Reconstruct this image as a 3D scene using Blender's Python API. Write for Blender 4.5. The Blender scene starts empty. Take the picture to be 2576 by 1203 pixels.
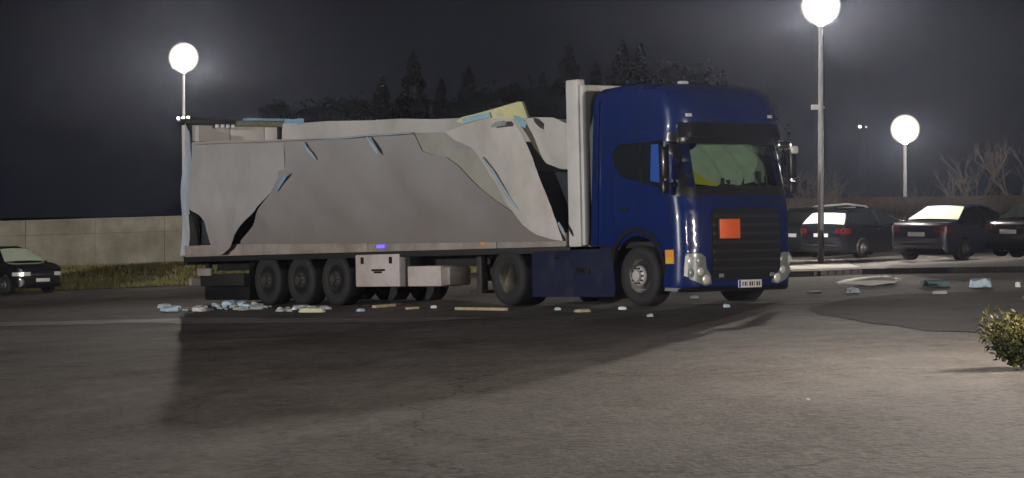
import bpy, bmesh, math, random
import numpy as np
from mathutils import Vector, Matrix, noise
from mathutils.geometry import delaunay_2d_cdt
random.seed(7)
C = bpy.context.scene.collection
SC = bpy.context.scene

# ------------------------------------------------------------------ camera, world, exposure
CAMZ = 1.6
F_PX, CU, CV = 6434.0, 1288.0, 475.0
cam_data = bpy.data.cameras.new('camera')
cam = bpy.data.objects.new('camera', cam_data); C.objects.link(cam)
cam.location = (0, 0, CAMZ); cam.rotation_euler = (math.radians(90), 0, 0)
cam_data.sensor_width = 36; cam_data.lens = 36 * F_PX / 2576
cam_data.shift_y = (CV - 601.5) / 2576
cam_data.clip_start = 0.2; cam_data.clip_end = 2500
SC.camera = cam
world = bpy.data.worlds.new('World'); SC.world = world; world.use_nodes = True
wn = world.node_tree.nodes; wl = world.node_tree.links
bg = wn['Background']
sky = wn.new('ShaderNodeTexSky'); sky.sky_type = 'NISHITA'; sky.sun_disc = False
sky.sun_elevation = math.radians(3); sky.sun_rotation = math.radians(190)
sky.air_density = 1.0; sky.dust_density = 1.0
hsv = wn.new('ShaderNodeHueSaturation'); hsv.inputs['Saturation'].default_value = 0.7
tint = wn.new('ShaderNodeMix'); tint.data_type = 'RGBA'; tint.blend_type = 'MULTIPLY'
tint.inputs[0].default_value = 1.0; tint.inputs[7].default_value = (.45, 0.43, 0.52, 1)
wl.new(sky.outputs[0], hsv.inputs['Color']); wl.new(hsv.outputs[0], tint.inputs[6])
geo = wn.new('ShaderNodeNewGeometry'); sep = wn.new('ShaderNodeSeparateXYZ'); mr_ = wn.new('ShaderNodeMapRange')
wl.new(geo.outputs['Incoming'], sep.inputs[0]); wl.new(sep.outputs['Z'], mr_.inputs[0])
mr_.inputs[1].default_value = -.14; mr_.inputs[2].default_value = 0.0; mr_.inputs[3].default_value = 0.0; mr_.inputs[4].default_value = 1.0
glow = wn.new('ShaderNodeMix'); glow.data_type = 'RGBA'; wl.new(mr_.outputs[0], glow.inputs[0])      # town glow stronger at the horizon
glow.inputs[6].default_value = (.7, .68, 1.1, 1); glow.inputs[7].default_value = (3.6, 4.5, 7.4, 1)
add = wn.new('ShaderNodeMix'); add.data_type = 'RGBA'; add.blend_type = 'ADD'; add.inputs[0].default_value = 1.0
wl.new(tint.outputs[2], add.inputs[6]); wl.new(glow.outputs[2], add.inputs[7])
wl.new(add.outputs[2], bg.inputs['Color'])
bg.inputs['Strength'].default_value = 0.0015
SC.view_settings.view_transform = 'Standard'; SC.view_settings.look = 'None'
SC.view_settings.gamma = 1.0; SC.view_settings.exposure = 0.0
SC.cycles.use_denoising = True
SC.cycles.max_bounces = 6; SC.cycles.transparent_max_bounces = 12
SC.cycles.volume_bounces = 0
SC.cycles.sample_clamp_indirect = 3.0
HAZE = 0.00012
LAMP_W = 25500.0      # lamps in view
SIDE_W = 120000.0      # lamp post behind the camera, left
RIGHT_W = 1500.0      # lamp post right of the frame
IES = """IESNA:LM-63-1995
TILT=NONE
1 1000 1 19 1 1 2 0 0 0
1 1 100
0 10 20 30 40 50 60 70 75 80 85 90 95 100 110 120 140 160 180
0
800 780 720 640 520 380 200 100 80 100 950 1050 600 480 400 360 340 330 300
"""
ies_text = bpy.data.texts.new('lamp_distribution'); ies_text.write(IES)

# ------------------------------------------------------------------ terrain function
KY = [0, 5, 11, 19, 30, 43, 55, 66, 85, 110, 600]
KP = [.55, .5, .40, .27, -.08, -.47, -.60, -.85, -1.15, -1.5, -6]
def gz(x, y):
    p = sum(np.interp(y + d, KY, KP) for d in (-2, -1, 0, 1, 2)) / 5
    return float(p + .0416 * max(-60, min(60, x)))
def wpix(U, V, Y):
    return Vector(((U - CU) / F_PX * Y, Y, CAMZ - (V - CV) / F_PX * Y))
def gpix(U, V):
    lo, hi = 5.0, 110.0
    for _ in range(50):
        m = (lo + hi) / 2; p = wpix(U, V, m)
        if p.z > gz(p.x, m): lo = m
        else: hi = m
    p = wpix(U, V, lo); p.z = gz(p.x, lo); return p

# ------------------------------------------------------------------ materials
def mat(name, col, rough=.6, metal=0., var=.0, scale=4., bump=0., bscale=30., coat=0., spec=.5, dirt=None, dscale=1.5, dlo=.5, dhi=.7, stretch=(1,1,1), coords='Object', grime=None, specvar=0, cracks=False, trans=0, emit=None, estr=0, alpha=None):
    m = bpy.data.materials.new(name); m.use_nodes = True
    n = m.node_tree.nodes; l = m.node_tree.links; b = n['Principled BSDF']
    b.inputs['Base Color'].default_value = (*col, 1); b.inputs['Roughness'].default_value = rough
    b.inputs['Metallic'].default_value = metal; b.inputs['Coat Weight'].default_value = coat
    b.inputs['Coat Roughness'].default_value = .04
    b.inputs['Specular IOR Level'].default_value = spec
    b.inputs['Transmission Weight'].default_value = trans
    if emit: b.inputs['Emission Color'].default_value = (*emit, 1); b.inputs['Emission Strength'].default_value = estr
    if var or bump or dirt:
        tc = n.new('ShaderNodeTexCoord'); mp = n.new('ShaderNodeMapping'); mp.inputs['Scale'].default_value = stretch
        l.new(tc.outputs[coords], mp.inputs[0])
    cur = None
    if var:
        t = n.new('ShaderNodeTexNoise'); t.inputs['Scale'].default_value = scale; t.inputs['Detail'].default_value = 6
        t.inputs['Roughness'].default_value = .65
        l.new(mp.outputs[0], t.inputs['Vector'])
        r = n.new('ShaderNodeMapRange'); r.inputs[1].default_value = .3; r.inputs[2].default_value = .7
        r.inputs[3].default_value = 1 - var; r.inputs[4].default_value = 1 + var
        l.new(t.outputs[0], r.inputs[0])
        x = n.new('ShaderNodeVectorMath'); x.operation = 'SCALE'; x.inputs[0].default_value = col
        l.new(r.outputs[0], x.inputs['Scale']); cur = x.outputs[0]
    if dirt:
        t = n.new('ShaderNodeTexNoise'); t.inputs['Scale'].default_value = dscale; t.inputs['Detail'].default_value = 8
        t.inputs['Roughness'].default_value = .6
        l.new(mp.outputs[0], t.inputs['Vector'])
        r = n.new('ShaderNodeMapRange'); r.inputs[1].default_value = dlo; r.inputs[2].default_value = dhi
        l.new(t.outputs[0], r.inputs[0])
        x = n.new('ShaderNodeMix'); x.data_type = 'RGBA'; l.new(r.outputs[0], x.inputs[0])
        if cur: l.new(cur, x.inputs[6])
        else: x.inputs[6].default_value = (*col, 1)
        x.inputs[7].default_value = (*dirt, 1); cur = x.outputs[2]
    if grime:
        tc2 = n.new('ShaderNodeTexCoord'); sx = n.new('ShaderNodeSeparateXYZ'); l.new(tc2.outputs['Object'], sx.inputs[0])
        t = n.new('ShaderNodeTexNoise'); t.inputs['Scale'].default_value = .7; t.inputs['Detail'].default_value = 5; l.new(tc2.outputs['Object'], t.inputs['Vector'])
        ad = n.new('ShaderNodeMath'); ad.operation = 'MULTIPLY_ADD'; l.new(t.outputs[0], ad.inputs[0]); ad.inputs[1].default_value = -1.6; l.new(sx.outputs['Z'], ad.inputs[2])
        r = n.new('ShaderNodeMapRange'); r.inputs[1].default_value = grime[0] - .8; r.inputs[2].default_value = grime[1] - .8
        r.inputs[3].default_value = 1; r.inputs[4].default_value = 0; l.new(ad.outputs[0], r.inputs[0])
        x = n.new('ShaderNodeMix'); x.data_type = 'RGBA'; l.new(r.outputs[0], x.inputs[0])
        if cur: l.new(cur, x.inputs[6])
        else: x.inputs[6].default_value = (*col, 1)
        x.inputs[7].default_value = (*grime[2], 1); cur = x.outputs[2]
    if cracks:
        nz = n.new('ShaderNodeTexNoise'); nz.inputs['Scale'].default_value = .8; nz.inputs['Detail'].default_value = 4; l.new(tc.outputs['Object'], nz.inputs['Vector'])
        va = n.new('ShaderNodeVectorMath'); va.operation = 'MULTIPLY_ADD'; va.inputs[1].default_value = (1.6, 1.6, 1.6); l.new(nz.outputs['Color'], va.inputs[0]); l.new(tc.outputs['Object'], va.inputs[2])
        vo = n.new('ShaderNodeTexVoronoi'); vo.feature = 'DISTANCE_TO_EDGE'; vo.inputs['Scale'].default_value = .16; l.new(va.outputs[0], vo.inputs['Vector'])
        r = n.new('ShaderNodeMapRange'); r.inputs[1].default_value = .0004; r.inputs[2].default_value = .0030; r.inputs[3].default_value = .55; r.inputs[4].default_value = 0; l.new(vo.outputs['Distance'], r.inputs[0])
        x = n.new('ShaderNodeMix'); x.data_type = 'RGBA'; l.new(r.outputs[0], x.inputs[0]); l.new(cur, x.inputs[6]); x.inputs[7].default_value = (.02, .018, .016, 1); cur = x.outputs[2]
        crk = r
    if cur: l.new(cur, b.inputs['Base Color'])
    if specvar:
        t = n.new('ShaderNodeTexNoise'); t.inputs['Scale'].default_value = .55; t.inputs['Detail'].default_value = 9; t.inputs['Roughness'].default_value = .72
        l.new(mp.outputs[0], t.inputs['Vector'])
        t2 = n.new('ShaderNodeTexNoise'); t2.inputs['Scale'].default_value = 17; t2.inputs['Detail'].default_value = 4; l.new(tc.outputs[coords], t2.inputs['Vector'])
        mm = n.new('ShaderNodeMath'); mm.operation = 'MULTIPLY'; l.new(t.outputs[0], mm.inputs[0]); l.new(t2.outputs[0], mm.inputs[1])
        r = n.new('ShaderNodeMapRange'); r.inputs[1].default_value = .17; r.inputs[2].default_value = .33
        r.inputs[3].default_value = spec * (1 - specvar); r.inputs[4].default_value = spec * (1 + specvar); l.new(mm.outputs[0], r.inputs[0]); so_ = r.outputs[0]
        if cracks:
            iv = n.new('ShaderNodeMath'); iv.operation = 'SUBTRACT'; iv.inputs[0].default_value = 1.0; l.new(crk.outputs[0], iv.inputs[1])
            pm = n.new('ShaderNodeMath'); pm.operation = 'MULTIPLY'; l.new(iv.outputs[0], pm.inputs[0]); l.new(so_, pm.inputs[1]); so_ = pm.outputs[0]
        l.new(so_, b.inputs['Specular IOR Level'])
    if bump:
        t = n.new('ShaderNodeTexNoise'); t.inputs['Scale'].default_value = bscale; t.inputs['Detail'].default_value = 5
        l.new(mp.outputs[0], t.inputs['Vector'])
        bm_ = n.new('ShaderNodeBump'); bm_.inputs['Strength'].default_value = bump; bm_.inputs['Distance'].default_value = .03
        l.new(t.outputs[0], bm_.inputs['Height']); l.new(bm_.outputs[0], b.inputs['Normal'])
    return m
M = {}
M['asphalt'] = mat('asphalt', (.094, .081, .070), .82, var=.42, scale=3.2, bump=.35, bscale=34, dirt=(.060, .053, .047), dscale=.22, dlo=.42, dhi=.66, stretch=(1, .4, 1), spec=.34, specvar=.8, cracks=True)
M['paint_line'] = mat('worn_paint', (.22, .20, .19), .75, var=.3, scale=6, dirt=(.11, .097, .088), dscale=1.1, dlo=.38, dhi=.62)
M['concrete'] = mat('concrete_slab', (.13, .125, .115), .8, var=.2, scale=3, bump=.3, dirt=(.09, .085, .08), dscale=.8)
M['kerb'] = mat('kerb_stone', (.20, .19, .18), .8, var=.25, scale=3, bump=.3)
M['soil'] = mat('bank_soil', (.11, .10, .05), .95, var=.4, scale=2, bump=.6)
M['grass'] = mat('grass_blade', (.29, .27, .09), .8, var=.35, scale=1.2)
M['wall'] = mat('weathered_concrete', (.33, .30, .235), .9, var=.28, scale=1.3, bump=.5, bscale=9, dirt=(.19, .175, .12), dscale=.7, dlo=.42, dhi=.72)
M['wall_brown'] = mat('brown_concrete', (.11, .078, .066), .9, var=.3, scale=1.3, bump=.5, bscale=9, dirt=(.055, .042, .035), dscale=.9)
M['tarp_main'] = mat('grey_tarpaulin', (.325, .313, .308), .55, var=.10, scale=1.1, bump=.35, bscale=4, dirt=(.265, .248, .238), dscale=.55, dlo=.40, dhi=.70, grime=(1.2, 3.1, (.205, .182, .170)))
M['tarp_lobe'] = mat('grey_tarpaulin_torn', (.37, .357, .35), .55, var=.10, scale=1.3, bump=.35, bscale=4, dirt=(.35, .33, .315), dscale=.8, grime=(1.1, 2.3, (.31, .275, .255)))
M['tarp_mid'] = mat('pale_tarpaulin', (.33, .325, .275), .55, var=.10, scale=1.5, bump=.35, bscale=4, dirt=(.27, .25, .21), dscale=1.)
M['tarp_pale'] = mat('white_tarpaulin', (.52, .49, .455), .5, var=.08, scale=1.5, bump=.10, bscale=5, dirt=(.42, .37, .31), dscale=.8)
M['tarp_far'] = mat('white_inner_tarpaulin', (.50, .475, .44), .55, var=.08, scale=1.5, bump=.1, bscale=5, dirt=(.36, .36, .31), dscale=.8)
M['white_panel'] = mat('white_panel', (.62, .60, .57), .4, var=.06, scale=2, dirt=(.45, .42, .38), dscale=1.2, dlo=.55, dhi=.8)
M['grime_alu'] = mat('dirty_aluminium', (.34, .30, .26), .5, metal=.1, var=.2, scale=2, dirt=(.20, .17, .14), dscale=1.3)
M['box_white'] = mat('toolbox_plastic', (.56, .50, .47), .5, var=.08, scale=3, dirt=(.42, .36, .31), dscale=1.2)
M['blue_film'] = mat('blue_film', (.22, .38, .52), .4, var=.15, scale=5)
M['blue_tarp'] = mat('pale_blue_tarpaulin', (.32, .40, .46), .5, var=.15, scale=4)
M['yellow_board'] = mat('yellow_insulation', (.58, .56, .30), .7, var=.15, scale=4, dirt=(.42, .42, .30), dscale=3)
M['cyan_board'] = mat('cyan_insulation', (.26, .44, .52), .7, var=.15, scale=4)
M['black_frame'] = mat('black_steel', (.014, .013, .013), .6, var=.3, scale=5)
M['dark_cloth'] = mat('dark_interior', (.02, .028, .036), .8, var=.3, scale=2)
M['rubber'] = mat('tyre_rubber', (.018, .017, .017), .75, var=.2, scale=8, bump=.2)
M['rim_dark'] = mat('grimy_rim', (.06, .055, .05), .6, metal=.3, var=.3, scale=8)
M['rim_pale'] = mat('alloy_rim', (.55, .52, .48), .45, metal=.15, var=.2, scale=8)
M['rim_yellow'] = mat('dusty_rim', (.28, .26, .18), .55, metal=.3, var=.3, scale=6)
M['blue_paint'] = mat('blue_lorry_paint', (.003, .017, .115), .28, coat=1., spec=.3, var=.10, scale=1.5, dirt=(.006, .014, .08), dscale=2)
M['blue_skirt'] = mat('blue_skirt_paint', (.008, .012, .042), .45, coat=.4, var=.15, scale=2, dirt=(.03, .03, .045), dscale=2)
M['black_plastic'] = mat('black_plastic', (.010, .010, .011), .38, var=.2, scale=6)
M['black_gloss'] = mat('black_gloss', (.006, .006, .008), .3, coat=.15)
M['grille_slat'] = mat('grille_slat', (.028, .028, .030), .35)
M['dark_glass'] = mat('dark_glass', (.010, .013, .014), .05, spec=.8)
M['orange'] = mat('orange_plate', (.95, .15, .035), .5, var=.06, scale=12)
M['amber'] = mat('amber_lens', (.85, .36, .05), .25, coat=.6)
M['amber2'] = mat('yellow_lens', (.75, .50, .05), .25, coat=.6)
M['red_lens'] = mat('red_lens', (.13, .008, .008), .3, coat=.6)
M['lamp_white'] = mat('headlamp_reflector', (.92, .93, .90), .25, metal=.35)
M['lamp_clear'] = mat('headlamp_bowl', (.30, .33, .32), .3, metal=.3)
M['plate'] = mat('number_plate', (.78, .78, .80), .4)
M['plate_blue'] = mat('number_plate_blue', (.10, .12, .55), .4)
M['ink'] = mat('plate_ink', (.05, .05, .06), .5)
M['curtain'] = mat('cab_curtain', (.46, .54, .45), .85, var=.12, scale=5)
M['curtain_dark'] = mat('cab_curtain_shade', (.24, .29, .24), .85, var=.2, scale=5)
M['yellow_cloth'] = mat('yellow_cloth', (.55, .48, .03), .8)
M['chrome'] = mat('bright_metal', (.8, .8, .8), .15, metal=1)
M['pole'] = mat('galvanised_pole', (.42, .41, .42), .5, metal=.3, var=.15, scale=4)
M['leaf_dark'] = mat('dark_foliage', (.003, .004, .003), .95, spec=0., var=.4, scale=2)
M['bark'] = mat('bark', (.10, .082, .065), .9, var=.3, scale=6)
M['bark_dark'] = mat('dark_bark', (.03, .027, .024), .9, var=.3, scale=6)
M['shrub'] = mat('yellow_green_leaf', (.21, .19, .04), .6, var=.5, scale=7)
M['shrub_dark'] = mat('dark_green_leaf', (.05, .062, .018), .6, var=.4, scale=7)
M['violet'] = mat('violet_glint', (.1, .08, .6), .3, emit=(.16, .10, 1.0), estr=1.6)  # glow for violet light caught on the trailer rail, not a lamp
def carpaint(n, c): return mat(n, c, .35, coat=1., var=.08, scale=2)
def glass_thin():
    m = bpy.data.materials.new('windscreen_glass'); m.use_nodes = True
    n = m.node_tree.nodes; l = m.node_tree.links; n.clear()
    o = n.new('ShaderNodeOutputMaterial'); mx = n.new('ShaderNodeMixShader'); t = n.new('ShaderNodeBsdfTransparent'); g = n.new('ShaderNodeBsdfGlossy')
    t.inputs[0].default_value = (.82, .88, .84, 1); g.inputs['Roughness'].default_value = .03
    f = n.new('ShaderNodeLayerWeight'); f.inputs[0].default_value = .15
    l.new(f.outputs[1], mx.inputs[0]); l.new(t.outputs[0], mx.inputs[1]); l.new(g.outputs[0], mx.inputs[2]); l.new(mx.outputs[0], o.inputs[0])
    return m
M['glass'] = glass_thin()
def lamp_glow(name, strength, col=(1, .97, .93)):
    m = bpy.data.materials.new(name); m.use_nodes = True
    n = m.node_tree.nodes; l = m.node_tree.links; n.clear()
    o = n.new('ShaderNodeOutputMaterial'); a = n.new('ShaderNodeAddShader'); t = n.new('ShaderNodeBsdfTransparent'); e = n.new('ShaderNodeEmission')
    lw = n.new('ShaderNodeLayerWeight'); lw.inputs[0].default_value = .5      # lamp glare put into the colour: bright core, weaker warm rim
    mr = n.new('ShaderNodeMapRange'); mr.inputs[1].default_value = 1.0; mr.inputs[2].default_value = .12; mr.inputs[3].default_value = .0; mr.inputs[4].default_value = 1.0
    l.new(lw.outputs['Facing'], mr.inputs[0])
    pw = n.new('ShaderNodeMath'); pw.operation = 'POWER'; pw.inputs[1].default_value = 3.2; l.new(mr.outputs[0], pw.inputs[0])
    ml = n.new('ShaderNodeMath'); ml.operation = 'MULTIPLY'; ml.inputs[1].default_value = strength; l.new(pw.outputs[0], ml.inputs[0]); l.new(ml.outputs[0], e.inputs[1])
    cm = n.new('ShaderNodeMix'); cm.data_type = 'RGBA'; cm.inputs[6].default_value = (1, .80, .62, 1); cm.inputs[7].default_value = (*col, 1)
    l.new(pw.outputs[0], cm.inputs[0]); l.new(cm.outputs[2], e.inputs[0])
    l.new(e.outputs[0], a.inputs[0]); l.new(t.outputs[0], a.inputs[1]); l.new(a.outputs[0], o.inputs[0])
    return m
M['lamp_glow'] = lamp_glow('lamp_glare_glow', 3.4)
M['bulb'] = lamp_glow('small_lamp_lit', 2.5)

# ------------------------------------------------------------------ helpers
def tag(o, label=None, cat=None, group=None, kind=None):
    if label: o['label'] = label
    if cat: o['category'] = cat
    if group: o['group'] = group
    if kind: o['kind'] = kind
    return o
def thing(name, label, cat, mw=None, group=None):
    o = bpy.data.objects.new(name, None); C.objects.link(o); o.empty_display_size = .3
    if mw is not None: o.matrix_world = mw
    return tag(o, label, cat, group)
def link(name, me, m, parent=None):
    if m is not None and not me.materials: me.materials.append(m)
    o = bpy.data.objects.new(name, me); C.objects.link(o); o.parent = parent
    return o
def mk(name, verts, faces, m, parent=None, smooth=False, ang=35):
    me = bpy.data.meshes.new(name); me.from_pydata([tuple(v) for v in verts], [], faces); me.update()
    if smooth:
        me.shade_smooth(); me.set_sharp_from_angle(angle=math.radians(ang))
    return link(name, me, m, parent)
def frombm(name, bm, m, parent=None, smooth=True, ang=35):
    bmesh.ops.recalc_face_normals(bm, faces=bm.faces)
    me = bpy.data.meshes.new(name); bm.to_mesh(me); bm.free()
    if smooth: me.shade_smooth(); me.set_sharp_from_angle(angle=math.radians(ang))
    return link(name, me, m, parent)
def box_bm(bm, lo, hi, bev=.0, mtx=None):
    lo = Vector(lo); hi = Vector(hi); c = (lo + hi) / 2; s = hi - lo
    r = bmesh.ops.create_cube(bm, size=1.0)
    vs = r['verts']
    for v in vs:
        v.co = Vector((v.co.x * s.x, v.co.y * s.y, v.co.z * s.z)) + c
    if bev:
        es = list({e for v in vs for e in v.link_edges})
        rr = bmesh.ops.bevel(bm, geom=es, offset=bev, segments=2, affect='EDGES', profile=.5)
        vs = list({v for v in rr['verts']} | {v for v in vs if v.is_valid})
    if mtx:
        for v in vs: v.co = mtx @ v.co
def box(name, lo, hi, m, parent=None, bev=.01, mtx=None):
    bm = bmesh.new(); box_bm(bm, lo, hi, bev, mtx); return frombm(name, bm, m, parent)
def tube_bm(bm, pts, rads, n=8, cap=True):
    pts = [Vector(p) for p in pts]; rings = []
    for i, p in enumerate(pts):
        d = (pts[min(i + 1, len(pts) - 1)] - pts[max(i - 1, 0)]).normalized()
        a = d.cross(Vector((0, 0, 1)) if abs(d.z) < .9 else Vector((1, 0, 0))).normalized(); b = d.cross(a)
        r = rads[i] if hasattr(rads, '__len__') else rads
        rings.append([bm.verts.new(p + a * r * math.cos(2 * math.pi * k / n) + b * r * math.sin(2 * math.pi * k / n)) for k in range(n)])
    for i in range(len(rings) - 1):
        for k in range(n): bm.faces.new((rings[i][k], rings[i][(k + 1) % n], rings[i + 1][(k + 1) % n], rings[i + 1][k]))
    if cap: bm.faces.new(rings[0]); bm.faces.new(rings[-1])
def tube(name, pts, rads, m, parent=None, n=8):
    bm = bmesh.new(); tube_bm(bm, pts, rads, n); return frombm(name, bm, m, parent)
def lathe_bm(bm, prof, c, n=40, axis='y'):
    c = Vector(c); rings = []
    for r, h in prof:
        ring = []
        for k in range(n):
            a = 2 * math.pi * k / n
            v = Vector((r * math.cos(a), h, r * math.sin(a))) if axis == 'y' else Vector((r * math.cos(a), r * math.sin(a), h))
            ring.append(bm.verts.new(c + v))
        rings.append(ring)
    for i in range(len(rings) - 1):
        for k in range(n): bm.faces.new((rings[i][k], rings[i][(k + 1) % n], rings[i + 1][(k + 1) % n], rings[i + 1][k]))
    if prof[0][0] > 1e-4: bm.faces.new(rings[0])
    if prof[-1][0] > 1e-4: bm.faces.new(rings[-1])
def lathe(name, prof, c, m, parent=None, n=40, axis='y'):
    bm = bmesh.new(); lathe_bm(bm, prof, c, n, axis); bmesh.ops.remove_doubles(bm, verts=bm.verts, dist=1e-4)
    return frombm(name, bm, m, parent, ang=40)
def tri_poly(poly, g, holes=()):
    def dens(pl):
        out = []
        for i in range(len(pl)):
            a = Vector(pl[i]); b = Vector(pl[(i + 1) % len(pl)]); k = max(1, int((b - a).length / g))
            out += [a + (b - a) * (j / k) for j in range(k)]
        return out
    P = dens(poly); pts = list(P); faces = [list(range(len(P)))]
    def inside(x, y, pl):
        c = False; n = len(pl); j = n - 1
        for i in range(n):
            if (pl[i][1] > y) != (pl[j][1] > y) and x < (pl[j][0] - pl[i][0]) * (y - pl[i][1]) / (pl[j][1] - pl[i][1]) + pl[i][0]: c = not c
            j = i
        return c
    xs = [p[0] for p in poly]; ys = [p[1] for p in poly]
    A = np.array([tuple(p) for p in P])
    x = min(xs) + g / 2; r = 0
    y = min(ys) + g / 2
    while y < max(ys):
        x = min(xs) + g * (.5 if r % 2 else 1.0)
        while x < max(xs):
            if inside(x, y, poly) and np.min((A[:, 0] - x) ** 2 + (A[:, 1] - y) ** 2) > (g * .45) ** 2: pts.append(Vector((x, y)))
            x += g
        y += g * .87; r += 1
    v, e, f, *_ = delaunay_2d_cdt([Vector(p) for p in pts], [], faces, 1, 1e-5)
    f = [list(t) for t in f]
    cnt = {}
    for t in f:
        for i in range(len(t)):
            k = (t[i], t[(i + 1) % len(t)]); cnt[k] = 1
    bd = [k for k in cnt if (k[1], k[0]) not in cnt]
    return v, f, bd
def sheet(name, poly, mapf, m, parent=None, g=.1, thick=.01, smooth=True):
    v, f, bd = tri_poly(poly, g); n = len(v)
    V = [mapf(p[0], p[1], 0) for p in v] + [mapf(p[0], p[1], thick) for p in v]
    Fc = f + [[i + n for i in reversed(t)] for t in f] + [[b, a, a + n, b + n] for a, b in bd]
    bm = bmesh.new(); bv = [bm.verts.new(q) for q in V]
    for t in Fc:
        try: bm.faces.new([bv[i] for i in t])
        except ValueError: pass
    return frombm(name, bm, m, parent, smooth, 45)
def shell(name, poly, hw, cy, m, parent=None, g=.1, skip=None, ang=32):
    v, f, bd = tri_poly(poly, g); n = len(v); bm = bmesh.new()
    R = [bm.verts.new((p[0], cy - hw(p[0], p[1]), p[1])) for p in v]
    L = [bm.verts.new((p[0], cy + hw(p[0], p[1]), p[1])) for p in v]
    for t in f:
        bm.faces.new([R[i] for i in t]); bm.faces.new([L[i] for i in reversed(t)])
    for a, b in bd:
        mx = (v[a] + v[b]) / 2
        if skip and skip(mx[0], mx[1]): continue
        bm.faces.new([R[b], R[a], L[a], L[b]])
    return frombm(name, bm, m, parent, True, ang)
def fbm(x, y, z=0, o=3):
    s = 0; a = .5
    for i in range(o):
        s += a * noise.noise(Vector((x * 2 ** i, y * 2 ** i, z + 7.3 * i))); a *= .5
    return s
def copy_tree(o, parent=None):
    c = o.copy(); C.objects.link(c); c.parent = parent
    for ch in list(o.children): copy_tree(ch, c)
    return c

# ------------------------------------------------------------------ ground
xs = sorted(set(list(np.linspace(-400, -60, 12)) + list(np.linspace(-60, 60, 121)) + list(np.linspace(60, 400, 12))))
ys = sorted(set(list(np.linspace(-60, 0, 7)) + list(np.linspace(0, 100, 134)) + list(np.linspace(100, 900, 30))))
V = [(x, y, gz(x, y) + (.012 * fbm(x * .4, y * .4) if -60 <= x <= 60 and 0 < y < 100 else 0)) for y in ys for x in xs]
nx = len(xs)
def gzf(x, y): return gz(x, y) + .012 * fbm(x * .4, y * .4)
Fc = [(j * nx + i, j * nx + i + 1, (j + 1) * nx + i + 1, (j + 1) * nx + i) for j in range(len(ys) - 1) for i in range(nx - 1)]
tag(mk('ground', V, Fc, M['asphalt'], smooth=True), kind='structure')
def strip(name, pts, width, dz, m, kind='structure', seg=.7, wob=.0):
    P = []
    for i in range(len(pts) - 1):
        a = Vector(pts[i][:2]); b = Vector(pts[i + 1][:2]); k = max(1, int((b - a).length / seg))
        P += [a + (b - a) * j / k for j in range(k)]
    P.append(Vector(pts[-1][:2])); V = []; Fc = []
    for i, p in enumerate(P):
        d = (P[min(i + 1, len(P) - 1)] - P[max(i - 1, 0)]).normalized(); nn = Vector((-d.y, d.x))
        for s in (-1, -.33, .33, 1):
            q = p + nn * (s * width / 2 + wob * fbm(i * .8, s)); V.append((q.x, q.y, gzf(q.x, q.y) + .005 + dz))
    for i in range(len(P) - 1):
        for k in range(3): Fc.append((i * 4 + k, i * 4 + k + 1, i * 4 + k + 5, i * 4 + k + 4))
    return tag(mk(name, V, Fc, m, smooth=True), kind=kind)
strip('road_marking', [gpix(-60, 818), gpix(450, 806), gpix(1000, 806), gpix(1120, 806)], 1.7, .002, M['paint_line'], wob=.25)
strip('road_marking', [gpix(1720, 765), gpix(1900, 763), gpix(2050, 763)], .5, .002, M['paint_line'], wob=.1)
strip('road_marking', [gpix(400, 776), gpix(640, 774)], .35, .002, M['paint_line'], wob=.1)

def patch(name, pix, dz, m):
    P = [gpix(*q) for q in pix]; pl = [(p.x, p.y) for p in P]
    v, f, bd = tri_poly(pl, .5)
    V = [(q[0], q[1], gzf(q[0], q[1]) + .006 + dz) for q in v]
    tag(mk(name, V, [t if (Vector(V[t[1]]) - Vector(V[t[0]])).cross(Vector(V[t[2]]) - Vector(V[t[0]])).z > 0 else t[::-1] for t in f], m, smooth=True), kind='structure')
M['asphalt_dark'] = mat('darker_asphalt', (.050, .044, .040), .9, var=.3, scale=1.2, bump=.5, bscale=14, dirt=(.055, .048, .043), dscale=.4, stretch=(1, .4, 1), spec=.12, specvar=.6)
patch('dark_ground_patch', [(2140, 752), (2250, 742), (2400, 736), (2760, 728), (2900, 862), (2560, 848), (2430, 836), (2330, 834), (2260, 820), (2190, 815), (2100, 796), (2060, 792), (2030, 779), (2080, 764)], .0, M['asphalt_dark'])  # darker area of the ground in front of the parked cars
# pavement where the cars stand
k0 = gpix(1700, 703); k1 = gpix(2060, 695); k2 = gpix(2176, 690); k3 = gpix(2400, 687); k4 = gpix(2760, 683)
edge = [Vector((k.x, k.y)) for k in (k0, k1, k2, k3, k4)]
V = []; Fc = []
E2 = []
for i in range(4):
    for j in range(6): E2.append(edge[i] + (edge[i + 1] - edge[i]) * j / 6)
E2.append(edge[-1])
NR = 10
for i, e in enumerate(E2):
    far = Vector((e.x + .6, 89.0))
    for j in range(NR):
        q = e + (far - e) * j / (NR - 1); V.append((q.x, q.y, gz(q.x, q.y) + .12))
for i in range(len(E2) - 1):
    for j in range(NR - 1): Fc.append((i * NR + j, (i + 1) * NR + j, (i + 1) * NR + j + 1, i * NR + j + 1))
tag(mk('pavement', V, Fc, M['concrete'], smooth=True), kind='structure')
p0, p1, p2, p3 = gpix(1960, 693), gpix(2165, 686), gpix(2120, 664), gpix(1950, 668)
v, f, bd = tri_poly([(q.x, q.y) for q in (p0, p1, p2, p3)], .8)
tag(mk('lamp_pool_patch', [(q[0], q[1], gz(q[0], q[1]) + .128) for q in v], f, mat('lamp_pool_patch', (.50, .48, .45), .8, var=.2, scale=2), smooth=True), kind='structure')  # pool of lamp light put into a paler ground colour
kerb = bpy.data.objects.new('kerb', None); C.objects.link(kerb); tag(kerb, kind='structure')
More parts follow.
